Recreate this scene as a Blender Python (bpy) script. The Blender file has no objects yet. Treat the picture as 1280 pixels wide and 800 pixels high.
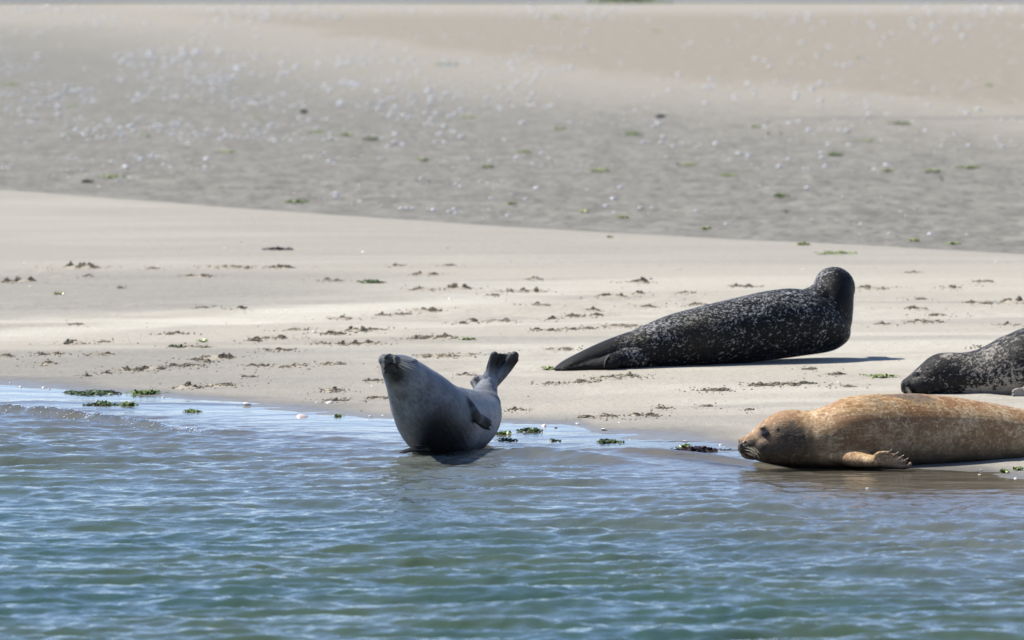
import bpy, bmesh, math, random
import numpy as np
from mathutils import Vector
from mathutils.bvhtree import BVHTree

scene = bpy.context.scene
rad = math.radians
# ------------------------------------------------------------------ camera
F = 8250.0            # focal length in photo pixels (photo 1280 wide)
CH = 2.14             # camera height
cam_d = bpy.data.cameras.new("camera")
cam = bpy.data.objects.new("camera", cam_d)
scene.collection.objects.link(cam)
cam.location = (0, 0, CH)
PITCH = math.atan(415 / F)
cam.rotation_euler = (math.pi / 2 - PITCH, 0, 0)
cam_d.sensor_width = 36
cam_d.lens = 36 * F / 1280
cam_d.clip_start = 0.5
cam_d.clip_end = 20000
cam_d.dof.use_dof = True
cam_d.dof.focus_distance = 32.0
cam_d.dof.aperture_fstop = 6.3
scene.camera = cam
# ------------------------------------------------------------------ light
SUN = Vector((-0.62, 0.27, 0.95)).normalized()
EL = math.asin(SUN.z); AZ = math.atan2(SUN.x, SUN.y)
world = bpy.data.worlds.new("World"); scene.world = world
world.use_nodes = True
wn = world.node_tree
bg = wn.nodes["Background"]
sky = wn.nodes.new("ShaderNodeTexSky")
sky.sky_type = 'NISHITA'; sky.sun_disc = False
sky.sun_elevation = EL; sky.sun_rotation = AZ
sky.ozone_density = 3.0; sky.dust_density = 0.0; sky.air_density = 0.65
tint = wn.nodes.new("ShaderNodeMix"); tint.data_type = 'RGBA'; tint.blend_type = 'MULTIPLY'; tint.inputs[0].default_value = 1
tint.inputs[7].default_value = (1.07, 0.985, 1.01, 1)
wn.links.new(sky.outputs[0], tint.inputs[6]); wn.links.new(tint.outputs[2], bg.inputs[0])
bg.inputs[1].default_value = 0.125
sun_d = bpy.data.lights.new("sun", 'SUN')
sun_d.energy = 4.6; sun_d.angle = rad(0.53); sun_d.color = (1.0, 0.955, 0.865)
sun = bpy.data.objects.new("sun", sun_d); scene.collection.objects.link(sun)
sun.rotation_euler = (-SUN).to_track_quat('-Z', 'Y').to_euler()
sun.location = (-10, 10, 20)
vs = scene.view_settings
vs.view_transform = 'Standard'; vs.look = 'None'; vs.gamma = 1.0; vs.use_curve_mapping = False
vs.exposure = 0.44
scene.cycles.caustics_reflective = False
scene.cycles.caustics_refractive = False
scene.cycles.max_bounces = 6
scene.cycles.sample_clamp_indirect = 4

# ------------------------------------------------------------------ helpers
rng = np.random.RandomState(7)
random.seed(7)
COL = scene.collection

def sstep(a, b, x):
    t = np.clip((x - a) / (b - a), 0, 1)
    return t * t * (3 - 2 * t)

_perm = np.random.RandomState(3).rand(256, 256)
def vnoise(x, y):
    xi = np.floor(x).astype(int); yi = np.floor(y).astype(int)
    fx = x - xi; fy = y - yi
    fx = fx * fx * (3 - 2 * fx); fy = fy * fy * (3 - 2 * fy)
    a = _perm[xi % 256, yi % 256]; b = _perm[(xi + 1) % 256, yi % 256]
    c = _perm[xi % 256, (yi + 1) % 256]; d = _perm[(xi + 1) % 256, (yi + 1) % 256]
    return (a * (1 - fx) + b * fx) * (1 - fy) + (c * (1 - fx) + d * fx) * fy - 0.5
def fbm(x, y, n=4):
    s = 0; a = 1.0
    for i in range(n):
        s = s + a * vnoise(x * 2 ** i + 17.3 * i, y * 2 ** i + 9.1 * i); a *= 0.5
    return s

def PX(px, py, D):
    """point of the place seen at that bearing and at distance D"""
    return Vector(((px - 640) / F * D, D, CH - (py + 15) / F * D))

# terrain -----------------------------------------------------------
_shore = [(-900, 474), (-200, 479), (0, 483), (100, 490), (200, 497), (300, 508), (400, 518), (480, 524),
          (640, 530), (725, 533), (752, 545), (800, 548.5), (860, 552), (925, 561), (1000, 573), (1100, 584),
          (1185, 588), (1230, 592), (1280, 601), (1350, 614), (1500, 625)]
_SD = [F * CH / (y + 15) for x, y in _shore]
_SX = [(x - 640) / F * d for (x, y), d in zip(_shore, _SD)]
_SX = [-400, -40] + _SX + [12, 60, 400]
_SD = [60, 41] + _SD + [26.0, 20, 10]
_crest = [(-300, 222), (0, 238), (300, 262), (600, 283), (900, 300), (1280, 320), (1700, 338)]
_CD = [F * (CH - 0.1) / (y + 15) for x, y in _crest]
_CX = [(x - 640) / F * d for (x, y), d in zip(_crest, _CD)]
def shoreD(x): return np.interp(x, _SX, _SD)
def crestD(x): return np.interp(x, _CX, _CD)
def ground(x, y):
    x = np.asarray(x, float); y = np.asarray(y, float)
    d = y - shoreD(x)
    c = crestD(x)
    t = np.clip(d / np.maximum(c - shoreD(x), 1), 0, 1)
    up = 0.10 * (1 - (1 - t) ** 1.7)
    dn = np.where(d > -1.2, d * 0.022, -0.0264 + (d + 1.2) * 0.07)
    dn = np.maximum(dn, -2.5)
    z = np.where(d > 0, up, dn)
    # beach back slope and the tidal flat behind it
    e = y - c
    z = z - 0.072 * sstep(0.0, 2.6, e)
    z = z + 0.012 * fbm(x * 0.35 + 3, y * 0.5, 3) * sstep(0.3, 2, d)
    z = z + 0.0045 * fbm(x * 1.7, y * 3.0 + 5, 3) * sstep(0.2, 1.5, d) * (1 - sstep(-2, 4, e))
    ch = sstep(0.02, 0.35, fbm(x * 0.55 + 31, y * 0.55 + 7, 3)) * sstep(0.8, 2.0, d) * (1 - sstep(13, 16, d))
    z = z + ch * 0.024 * fbm(x * 6.5, y * 3.4, 3)
    # wave ripples on the flat
    rip = sstep(2, 6, e) * (1 - sstep(40, 120, e))
    w = fbm(x * 0.5, y * 0.25, 2) * 6
    z = z + rip * 0.017 * (np.sin((y + 0.35 * x) * 2 * math.pi / 1.1 + w) + fbm(x * 2.2, y * 1.3, 2))
    far = sstep(30, 200, e)
    z = z + rip * 0.020 * fbm(x * 6.5, y * 2.6, 2)
    z = z + far * 0.10 * fbm(x * 0.03, y * 0.012, 3)
    return z
def gdist(px, py):
    """distance at which the bearing meets the ground"""
    lo = None
    D = np.arange(20, 1400, 0.02) if py < 250 else np.arange(20, 80, 0.005)
    z = CH - (py + 15) / F * D
    g = ground((px - 640) / F * D, D)
    g = np.maximum(g, 0.0)
    i = np.argmax(z <= g)
    return float(D[i])
def gpoint(px, py):
    D = gdist(px, py)
    x = (px - 640) / F * D
    return Vector((x, D, float(ground(x, D))))

def new_mesh(name, V, Fc, smooth=True):
    me = bpy.data.meshes.new(name)
    me.from_pydata([tuple(v) for v in V], [], [tuple(f) for f in Fc])
    me.update()
    if smooth:
        me.polygons.foreach_set("use_smooth", [True] * len(me.polygons))
    return me
def link(name, me, mat=None, parent=None, loc=None):
    o = bpy.data.objects.new(name, me)
    COL.objects.link(o)
    if mat is not None and me is not None:
        if not me.materials: me.materials.append(mat)
    if parent is not None: o.parent = parent
    if loc is not None: o.location = loc
    return o
def tag(o, label=None, cat=None, group=None, kind=None):
    if label: o["label"] = label
    if cat: o["category"] = cat
    if group: o["group"] = group
    if kind: o["kind"] = kind
    return o
def fattr(me, name, arr):
    a = me.attributes.new(name, 'FLOAT', 'POINT'); a.data.foreach_set("value", np.asarray(arr, np.float32).ravel())
def vattr(me, name, arr):
    a = me.attributes.new(name, 'FLOAT_VECTOR', 'POINT'); a.data.foreach_set("vector", np.asarray(arr, np.float32).ravel())

def grid_mesh(name, xs, ys, zf):
    X, Y = np.meshgrid(xs, ys)
    Z = zf(X, Y)
    nx, ny = len(xs), len(ys)
    V = np.stack([X, Y, Z], -1).reshape(-1, 3).astype(np.float32)
    i = np.arange(nx * ny).reshape(ny, nx)
    q = np.stack([i[:-1, :-1], i[:-1, 1:], i[1:, 1:], i[1:, :-1]], -1).reshape(-1, 4)
    me = bpy.data.meshes.new(name)
    me.vertices.add(len(V)); me.vertices.foreach_set("co", V.ravel())
    me.loops.add(q.size); me.loops.foreach_set("vertex_index", q.ravel().astype(np.int32))
    me.polygons.add(len(q)); me.polygons.foreach_set("loop_start", np.arange(0, q.size, 4, dtype=np.int32))
    me.polygons.foreach_set("loop_total", np.full(len(q), 4, np.int32))
    me.polygons.foreach_set("use_smooth", np.ones(len(q), bool))
    me.update(); me.validate()
    return me, X.ravel(), Y.ravel(), Z.ravel()

def axis(core0, core1, step, lo, hi, growth=1.12, maxstep=1e9):
    a = list(np.arange(core0, core1 + 1e-6, step))
    s = step; v = core1
    while v < hi:
        s = min(s * growth, maxstep); v += s; a.append(min(v, hi))
    s = step; v = core0; b = []
    while v > lo:
        s = min(s * growth, maxstep); v -= s; b.append(max(v, lo))
    return np.array(b[::-1] + a)

# ------------------------------------------------------------------ node helper
class NT:
    def __init__(s, name):
        s.m = bpy.data.materials.new(name); s.m.use_nodes = True
        s.t = s.m.node_tree; s.bsdf = s.t.nodes["Principled BSDF"]; s.out = s.t.nodes["Material Output"]
    def n(s, typ, **kw):
        nd = s.t.nodes.new("ShaderNode" + typ)
        for k, v in kw.items(): setattr(nd, k, v)
        return nd
    def l(s, a, b): s.t.links.new(a, b)
    def setin(s, sock, v):
        if hasattr(v, "links") or hasattr(v, "is_linked"): s.l(v, sock)
        else: sock.default_value = v
    def attr(s, name, vec=False):
        a = s.n("Attribute"); a.attribute_name = name
        return a.outputs["Vector"] if vec else a.outputs["Fac"]
    def math(s, op, a, b=0.5, clamp=False):
        m = s.n("Math", operation=op); m.use_clamp = clamp
        s.setin(m.inputs[0], a); s.setin(m.inputs[1], b); return m.outputs[0]
    def mix(s, f, a, b, blend='MIX'):
        m = s.n("Mix", data_type='RGBA', blend_type=blend)
        s.setin(m.inputs[0], f)
        for k, v in ((6, a), (7, b)):
            if isinstance(v, tuple): v = (v + (1,))[:4]
            s.setin(m.inputs[k], v)
        return m.outputs[2]
    def noise(s, vec, scale, detail=3, rough=0.5, dist=0.0):
        m = s.n("TexNoise"); s.l(vec, m.inputs["Vector"])
        m.inputs["Scale"].default_value = scale; m.inputs["Detail"].default_value = detail
        m.inputs["Roughness"].default_value = rough; m.inputs["Distortion"].default_value = dist
        return m.outputs["Fac"]
    def vor(s, vec, scale, feature='F1'):
        m = s.n("TexVoronoi"); m.feature = feature; s.l(vec, m.inputs["Vector"]); m.inputs["Scale"].default_value = scale
        return m.outputs["Distance"]
    def vmul(s, vec, sc):
        m = s.n("VectorMath", operation='MULTIPLY'); s.l(vec, m.inputs[0]); m.inputs[1].default_value = sc
        return m.outputs[0]
    def step(s, v, a, b):
        m = s.n("MapRange"); m.interpolation_type = 'SMOOTHSTEP'
        s.setin(m.inputs[0], v); m.inputs[1].default_value = a; m.inputs[2].default_value = b
        m.inputs[3].default_value = 0; m.inputs[4].default_value = 1
        return m.outputs[0]
    def bump(s, h, strength, dist, nrm=None):
        b = s.n("Bump"); s.l(h, b.inputs["Height"]); b.inputs["Strength"].default_value = strength
        b.inputs["Distance"].default_value = dist
        if nrm is not None: s.l(nrm, b.inputs["Normal"])
        return b.outputs[0]
    def pos(s): return s.n("NewGeometry").outputs["Position"]
    def obj(s): return s.n("TexCoord").outputs["Object"]

# ------------------------------------------------------------------ sand
m = NT("sand"); p = m.pos()
damp = m.attr("damp"); tan = m.attr("tan"); grey = m.attr("grey"); dark = m.attr("darkline")
n1 = m.noise(m.vmul(p, (0.5, 1.0, 1)), 1.3, 5, 0.6)
n2 = m.noise(m.vmul(p, (1.0, 0.7, 1)), 14, 4, 0.6)
n3 = m.noise(p, 140, 3, 0.7)
dry = m.mix(m.step(n1, 0.3, 0.7), (0.445, 0.408, 0.335), (0.530, 0.490, 0.408))
dry = m.mix(m.step(n2, 0.35, 0.75), dry, (0.495, 0.458, 0.38))
dryg = m.mix(m.step(n3, 0.35, 0.8), m.mix(0.35, dry, (0.30, 0.265, 0.215)), dry)
wetc = m.mix(m.step(n2, 0.3, 0.7), (0.185, 0.174, 0.155), (0.232, 0.220, 0.198))
dampv = m.math('ADD', damp, m.math('MULTIPLY', m.math('SUBTRACT', n1, 0.5), 0.7), True)
dryg = m.mix(m.math('MULTIPLY', m.attr('bright'), 0.8, True), dryg, (0.60, 0.565, 0.475))
c = m.mix(dampv, dryg, wetc)
g1 = m.noise(m.vmul(p, (1.0, 0.35, 1)), 2.2, 5, 0.65)
g2 = m.noise(m.vmul(p, (1.0, 0.3, 1)), 9.0, 3, 0.6)
gc = m.mix(m.step(g1, 0.3, 0.7), (0.175, 0.166, 0.142), (0.270, 0.256, 0.220))
gc = m.mix(m.step(g2, 0.45, 0.75), m.mix(m.step(n2, 0.55, 0.75), gc, (0.33, 0.315, 0.275)), (0.145, 0.138, 0.118))
c = m.mix(grey, c, gc)
tc = m.mix(m.step(g1, 0.3, 0.7), (0.250, 0.218, 0.170), (0.325, 0.288, 0.228))
c = m.mix(tan, c, tc)
c = m.mix(dark, c, (0.16, 0.15, 0.14))
m.l(c, m.bsdf.inputs["Base Color"])
rg = m.math('SUBTRACT', 0.9, m.math('MULTIPLY', m.step(m.attr("wet"), 0.3, 1.0), 0.55))
m.l(rg, m.bsdf.inputs["Roughness"]); m.bsdf.inputs["Specular IOR Level"].default_value = 0.3
wv = m.attr("wet")
n4 = m.noise(m.vmul(p, (1.0, 0.8, 1)), 38, 3, 0.6)
bs = m.n("Bump"); m.l(m.math('ADD', m.math('MULTIPLY', n3, 0.35), m.math('ADD', n2, m.math('MULTIPLY', n4, 0.5))), bs.inputs["Height"])
bs.inputs["Distance"].default_value = 0.022
m.l(m.math('SUBTRACT', 0.7, m.math('MULTIPLY', wv, 0.6)), bs.inputs["Strength"])
m.l(bs.outputs[0], m.bsdf.inputs["Normal"])
MAT_SAND = m.m

xs = axis(-5.2, 5.2, 0.032, -2500, 2500, 1.09)
ys = np.concatenate([axis(27.5, 50, 0.04, 3, 50, 1.10)[:-1], axis(50, 75, 0.10, 50, 4000, 1.018)])
ys = np.unique(np.round(ys, 5))
me, X, Y, Z = grid_mesh("sand", xs, ys, ground)
d = Y - shoreD(X); e = Y - crestD(X)
nz = fbm(X * 0.6, Y * 0.9, 4)
nz2 = fbm(X * 0.25 + 11, Y * 1.2, 4)
damp = 1 - sstep(0.5, 1.9, d + 0.9 * nz)
band = np.abs(Y - (40.2 + (X + 3.1) * 1.2) + 1.1 * nz + 0.5 * fbm(X * 2.5, Y * 2.0, 3))
damp = np.maximum(damp, 0.55 * sstep(41.8, 43.0, Y + nz - (X + 3) * 0.5) * (1 - sstep(46.5, 50, Y + nz)) * (1 - sstep(-2.0, 0.6, X)))
damp = np.maximum(damp, 0.62 * (1 - sstep(37.5, 39.5, Y + nz2 * 1.5 - (X + 3) * 0.3)) * (1 - sstep(-2.4, 0.5, X + nz2)))
damp = np.maximum(damp, 0.33 * sstep(46, 50, Y + 2 * nz2))
damp = np.maximum(damp, 0.35 * sstep(0.05, 0.35, nz2))
damp = damp * np.maximum(sstep(0.25, 1.0, band + 1.0 * (d < 2)), sstep(-0.6, 0.8, X))
br = 0.75 * (1 - sstep(0.1, 1.2, band)) * sstep(1, 2, d) * (1 - sstep(-0.6, 0.8, X)) + 0.55 * sstep(-0.10, 0.40, fbm(X * 0.35 + 50, Y * 0.9 + 3, 4) + 0.5 * fbm(X * 2.2, Y * 2.8, 3)) * sstep(1.8, 3.5, d) * (1 - sstep(11, 14.5, d)) + 0.35 * sstep(0.0, 0.3, fbm(X * 0.2 + 5, Y * 0.5 + 31, 3)) * sstep(8, 14, d)
fattr(me, "bright", np.clip(br, 0, 1) * (1 - sstep(-1, 0.5, e)))
fattr(me, "damp", damp)
fattr(me, "wet", 1 - sstep(0.15, 1.3, d + 0.4 * nz))
grey = sstep(0.3, 1.0, e)
# bands of the far flat
tx = np.interp(X, [-60, -13.8, -4, 4.9, 9.5, 40], [900, 392, 235, 156, 122, 70])
wob = 1 + 0.10 * fbm(X * 0.08, Y * 0.03, 3)
wob = wob + 0.12 * fbm(X * 0.5, Y * 0.02, 3)
tanm = sstep(0.90, 1.10, Y / tx * wob)
pale = sstep(0.45, 0.92, Y / tx * wob) * (1 - tanm)
left = sstep(330, 420, Y) * 0.6
grey = grey * (1 - np.clip(pale * 0.85 + tanm, 0, 1))
grey = np.maximum(grey * (1 - left), 0)
fattr(me, "grey", grey)
fattr(me, "tan", np.clip(tanm * (1 - sstep(430, 700, Y) * 0.8) + 0.35 * pale, 0, 1))
lineD = 107 + 0.8 * (X - 6) * 0.2
dl = np.exp(-((Y - lineD) / 1.1) ** 2) * sstep(2.6, 5.5, X) * 0.55
fattr(me, "darkline", np.clip(dl, 0, 1))
sand = link("sand", me, MAT_SAND); tag(sand, kind='structure', label="pale sandbank and grey tidal flat behind it", cat="sand")

# ------------------------------------------------------------------ water
def wave_field(X, Y, n, lmin, lmax, seed, spread, steep):
    r = np.random.RandomState(seed); Z = np.zeros_like(X)
    for i in range(n):
        u = (i + r.rand()) / n
        lam = lmin * (lmax / lmin) ** u
        th = rad(90) + r.randn() * spread
        k = 2 * math.pi / lam
        a = steep / k * (0.7 + 0.6 * r.rand())
        ph = r.rand() * 6.28
        q = k * (X * math.cos(th) + Y * math.sin(th)) + ph
        Z += a * (np.sin(q) + 0.22 * np.cos(2 * q))
    return Z
def ridge(X, Y, pts, h, w):
    px = [a for a, b in pts]; py = [b for a, b in pts]
    yc = np.interp(X, px, py)
    endf = sstep(px[0] - 0.3, px[0] + 0.1, X) * (1 - sstep(px[-1] - 0.35, px[-1] + 0.15, X))
    t = (Y - yc) / w
    t = np.where(t < 0, t * 1.5, t * 0.8)
    return h * endf * np.exp(-t * t)
def water_z(X, Y):
    d = shoreD(X) - Y
    depthf = 0.06 + 0.94 * sstep(0.7, 4.2, d)
    core = (1 - sstep(3.3, 6.0, np.abs(X))) * sstep(14, 19, Y)
    warpx = X + 0.35 * fbm(X * 0.9, Y * 0.5, 3); warpy = Y + 0.35 * fbm(X * 0.7 + 5, Y * 0.6, 3)
    z = wave_field(warpx, warpy, 22, 0.18, 0.85, 1, 0.38, 0.040)
    z += wave_field(warpx, warpy, 36, 0.055, 0.22, 2, 0.62, 0.040)
    grp = 0.62 + 0.75 * (fbm(X * 0.45 + 8, Y * 0.22, 3) + 0.45)
    z = z * depthf * grp * (0.10 + 0.90 * core)
    sm = wave_field(X, Y, 20, 0.045, 0.12, 5, 0.9, 0.014)
    z += sm * core * (0.25 + 0.75 * sstep(0.3, 2.0, d))
    # the little breaker on the left and the low swells
    jag = 1 + 1.1 * fbm(X * 11, Y * 7, 3)
    z += ridge(X, Y, [(-4.4, 34.2), (-2.6, 33.45), (-2.1, 32.75), (-1.6, 31.85), (-1.1, 31.5), (-0.5, 31.0)], 0.024, 0.11) * jag * core * (0.35 + 0.65 * (1 - sstep(-2.0, -1.3, X)))
    z += ridge(X, Y, [(-2.5, 34.1), (-1.9, 33.95), (-1.3, 33.9)], 0.008, 0.12) * core
    z += ridge(X, Y, [(-0.02, 30.2), (0.15, 30.05), (0.42, 29.8), (0.6, 29.6)], 0.042, 0.20) * core
    z += ridge(X, Y, [(0.6, 30.4), (0.85, 30.0), (1.1, 29.5), (1.35, 29.0)], 0.016, 0.10) * core
    z += ridge(X, Y, [(0.45, 30.5), (0.75, 30.15), (1.0, 29.7), (1.2, 29.3)], 0.013, 0.08) * core
    return z
m = NT("water"); p = m.pos()
dep = m.attr("depth")
t_, bs_, out = m.t, m.bsdf, m.out
n1 = m.noise(m.vmul(p, (0.8, 1.0, 1)), 9, 3, 0.6, 0.3)
n2 = m.noise(m.vmul(p, (1.0, 0.8, 1)), 42, 2, 0.5)
calm = m.step(dep, 0.0, 0.06)
h = m.math('ADD', m.math('MULTIPLY', n1, 1.0), m.math('MULTIPLY', n2, 0.28))
b = m.n("Bump"); m.l(h, b.inputs["Height"]); b.inputs["Distance"].default_value = 0.014
m.l(m.math('ADD', 0.10, m.math('MULTIPLY', calm, 0.50)), b.inputs["Strength"])
fr = m.n("Fresnel"); fr.inputs["IOR"].default_value = 1.333; m.l(b.outputs[0], fr.inputs["Normal"])
gl = m.n("BsdfGlossy"); gl.inputs["Roughness"].default_value = 0.08; m.l(b.outputs[0], gl.inputs["Normal"])
gl.inputs["Color"].default_value = (1, 1, 1, 1)
df = m.n("BsdfDiffuse"); m.l(b.outputs[0], df.inputs["Normal"])
big = m.noise(p, 0.8, 3, 0.5)
wc = m.mix(m.step(dep, 0.06, 0.55), (0.130, 0.142, 0.128), m.mix(m.step(big, 0.35, 0.65), (0.062, 0.096, 0.058), (0.042, 0.086, 0.070)))
m.l(wc, df.inputs["Color"])
tr = m.n("BsdfTransparent"); tr.inputs["Color"].default_value = (0.86, 0.84, 0.78, 1)
mx1 = m.n("MixShader"); m.l(m.step(dep, 0.0, 0.16), mx1.inputs[0]); m.l(tr.outputs[0], mx1.inputs[1]); m.l(df.outputs[0], mx1.inputs[2])
mx2 = m.n("MixShader"); m.l(fr.outputs[0], mx2.inputs[0]); m.l(mx1.outputs[0], mx2.inputs[1]); m.l(gl.outputs[0], mx2.inputs[2])
m.l(mx2.outputs[0], out.inputs["Surface"])
m.t.nodes.remove(m.bsdf)
MAT_WATER = m.m
xs = axis(-3.3, 3.3, 0.016, -600, 600, 1.10)
ys = axis(20.5, 35.8, 0.022, -300, 60, 1.10)
me, X, Y, Z = grid_mesh("water", xs, ys, water_z)
fattr(me, "depth", np.maximum(0.0, -ground(X, Y)))
water = link("water", me, MAT_WATER); tag(water, kind='structure', label="blue green rippled water in front of the sandbank", cat="water")

# far channel beyond the flat
m = NT("far_channel_water"); p = m.pos()
m.bsdf.inputs["Base Color"].default_value = (0.24, 0.25, 0.23, 1); m.bsdf.inputs["Roughness"].default_value = 0.55
m.l(m.bump(m.noise(m.vmul(p, (1, 0.3, 1)), 1.5, 3), 0.5, 0.2), m.bsdf.inputs["Normal"])
me, X, Y, Z = grid_mesh("far_channel_water", np.linspace(-900, 900, 60), np.linspace(960, 2400, 24), lambda X, Y: np.full_like(X, 0.22))
me2 = me
o = link("far_channel_water", me, m.m); tag(o, kind='structure', label="thin strip of grey water at the far edge", cat="water")

# ------------------------------------------------------------------ primitive lofts for bodies
def cat(P, n):
    """Catmull-Rom through rows of P, n samples per span"""
    P = np.asarray(P, float); out = []
    Q = np.vstack([2 * P[0] - P[1], P, 2 * P[-1] - P[-2]])
    for i in range(1, len(Q) - 2):
        for t in np.linspace(0, 1, n, endpoint=False):
            a, b, c, d = Q[i - 1], Q[i], Q[i + 1], Q[i + 2]
            out.append(0.5 * (2 * b + (c - a) * t + (2 * a - 5 * b + 4 * c - d) * t * t + (3 * b - a - 3 * c + d) * t ** 3))
    out.append(P[-1])
    return np.array(out)
class Shape:
    def __init__(s): s.V = []; s.F = []
    def add(s, V, Fc):
        o = len(s.V); s.V += [tuple(v) for v in V]; s.F += [tuple(i + o for i in f) for f in Fc]
    def rings(s, C, S, U, hs, ht, hb, seg=28, pw=2.0):
        V = []; n = len(C)
        for i in range(n):
            for k in range(seg):
                a = 2 * math.pi * k / seg
                ca, sa = math.cos(a), math.sin(a)
                if sa < 0:
                    ca = math.copysign(abs(ca) ** (2 / pw), ca); sa = -abs(sa) ** (2 / pw)
                V.append(C[i] + S[i] * ca * hs[i] + U[i] * sa * (ht[i] if sa > 0 else hb[i]))
        Fc = []
        for i in range(n - 1):
            for k in range(seg):
                k2 = (k + 1) % seg
                Fc.append((i * seg + k, i * seg + k2, (i + 1) * seg + k2, (i + 1) * seg + k))
        V.append(C[0]); V.append(C[-1]); a = n * seg
        for k in range(seg):
            k2 = (k + 1) % seg
            Fc.append((a, k2, k)); Fc.append((a + 1, (n - 1) * seg + k, (n - 1) * seg + k2))
        s.add(V, Fc)
    def tube(s, pts, radii, up=(0, 0, 1), flat=1.0, n=5, seg=20, ends=True):
        """tapered tube through pts; radii across, flat scales thickness along up; rounded ends"""
        P = np.array([list(p) + [r] for p, r in zip(pts, radii)])
        Q = cat(P, n) if len(P) > 2 else np.array([P[0] * (1 - t) + P[1] * t for t in np.linspace(0, 1, n + 1)])
        C = Q[:, :3]; R = np.maximum(Q[:, 3], 1e-4)
        T = np.gradient(C, axis=0); T /= np.linalg.norm(T, axis=1)[:, None] + 1e-9
        if ends:
            pre = []; post = []
            for a in (80, 55, 28):
                pre.append((C[0] - T[0] * R[0] * math.sin(rad(a)), R[0] * math.cos(rad(a)), T[0]))
            for a in (28, 55, 80):
                post.append((C[-1] + T[-1] * R[-1] * math.sin(rad(a)), R[-1] * math.cos(rad(a)), T[-1]))
            C = np.array([x[0] for x in pre] + list(C) + [x[0] for x in post])
            R = np.array([x[1] for x in pre] + list(R) + [x[1] for x in post])
            T = np.array([x[2] for x in pre] + list(T) + [x[2] for x in post])
        up = np.asarray(up, float); 
        S = np.cross(T, up); S /= np.linalg.norm(S, axis=1)[:, None] + 1e-9
        U = np.cross(S, T)
        s.rings(C, S, U, R, R * flat, R * flat, seg)
        return C, S, U, R
    def ellip(s, c, r, axes=None, n=12, seg=20):
        c = np.asarray(c, float)
        A = np.eye(3) if axes is None else np.asarray(axes, float)
        V = []; Fc = []
        for i in range(n + 1):
            a = -math.pi / 2 + math.pi * i / n
            for k in range(seg):
                b = 2 * math.pi * k / seg
                v = np.array([math.cos(a) * math.cos(b) * r[0], math.cos(a) * math.sin(b) * r[1], math.sin(a) * r[2]])
                V.append(c + A.T @ v)
        for i in range(n):
            for k in range(seg):
                k2 = (k + 1) % seg
                Fc.append((i * seg + k, i * seg + k2, (i + 1) * seg + k2, (i + 1) * seg + k))
        s.add(V, Fc)
    def fan(s, base, tips, rb, rt, up, flat=0.5, web=0.82, webr=0.5):
        """a flipper: digits fanning from base to tips, with webbing between them"""
        base = np.asarray(base, float)
        tips = [np.asarray(t, float) for t in tips]
        n = len(tips)
        for i, t in enumerate(tips):
            mid = base * 0.45 + t * 0.55
            s.tube([base, mid, t], [rb, rt[i] * 0.95, rt[i]], up, flat, 5, 14)
            if i < n - 1:
                for q in (0.25, 0.5, 0.75):
                    tt = t * (1 - q) + tips[i + 1] * q
                    tt = base + (tt - base) * web
                    s.tube([base, tt], [rb * 0.9, min(rt[i], rt[i + 1]) * 0.9], up, flat * webr, 5, 12)
    def build(s, name, voxel=0.006, smooth=5):
        me = new_mesh(name + "_raw", s.V, s.F)
        o = bpy.data.objects.new("tmp", me); COL.objects.link(o)
        r = o.modifiers.new("r", 'REMESH'); r.mode = 'VOXEL'; r.voxel_size = voxel; r.use_smooth_shade = True
        q = o.modifiers.new("s", 'SMOOTH'); q.factor = 0.6; q.iterations = smooth
        dg = bpy.context.evaluated_depsgraph_get(); dg.update()
        m2 = bpy.data.meshes.new_from_object(o.evaluated_get(dg)); m2.name = name
        bpy.data.objects.remove(o); bpy.data.meshes.remove(me)
        m2.polygons.foreach_set("use_smooth", [True] * len(m2.polygons))
        return m2
def getV(me):
    a = np.empty(len(me.vertices) * 3, np.float32); me.vertices.foreach_get("co", a); return a.reshape(-1, 3).astype(float)
def setV(me, V):
    me.vertices.foreach_set("co", V.astype(np.float32).ravel()); me.update()
def getN(me):
    a = np.empty(len(me.vertices) * 3, np.float32); me.vertices.foreach_get("normal", a); return a.reshape(-1, 3).astype(float)

def coat_coords(me, spine, up):
    """spine: (n,3); stores fur = (arc length, across, up) and dors (-1..1)"""
    V = getV(me); sp = np.asarray(spine); 
    seg = np.linalg.norm(np.diff(sp, axis=0), axis=1); s = np.concatenate([[0], np.cumsum(seg)])
    T = np.gradient(sp, axis=0); T /= np.linalg.norm(T, axis=1)[:, None] + 1e-9
    up = np.broadcast_to(np.asarray(up, float), sp.shape)
    S = np.cross(T, up); S /= np.linalg.norm(S, axis=1)[:, None] + 1e-9; U = np.cross(S, T)
    idx = np.empty(len(V), int)
    for a in range(0, len(V), 4000):
        dd = ((V[a:a + 4000, None, :] - sp[None]) ** 2).sum(-1); idx[a:a + 4000] = dd.argmin(1)
    rel = V - sp[idx]
    along = (rel * T[idx]).sum(1)
    fur = np.stack([s[idx] + along, (rel * S[idx]).sum(1), (rel * U[idx]).sum(1)], -1)
    vattr(me, "fur", fur)
    N = getN(me)
    fattr(me, "dors", (N * U[idx]).sum(1))
    return V, fur
def blob(V, c, r):
    c = np.asarray(c, float); return np.exp(-((V - c) ** 2).sum(1) / (r * r))
def vattr2(me, V):
    # coat coordinates for a body that bends sharply at the neck: place coordinates turned with the flank
    R_ = np.stack([V[:, 0] * .97 + V[:, 2] * .25, V[:, 1], V[:, 2] * .97 - V[:, 0] * .25], -1)
    me.attributes['fur'].data.foreach_set('vector', R_.astype(np.float32).ravel())
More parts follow.
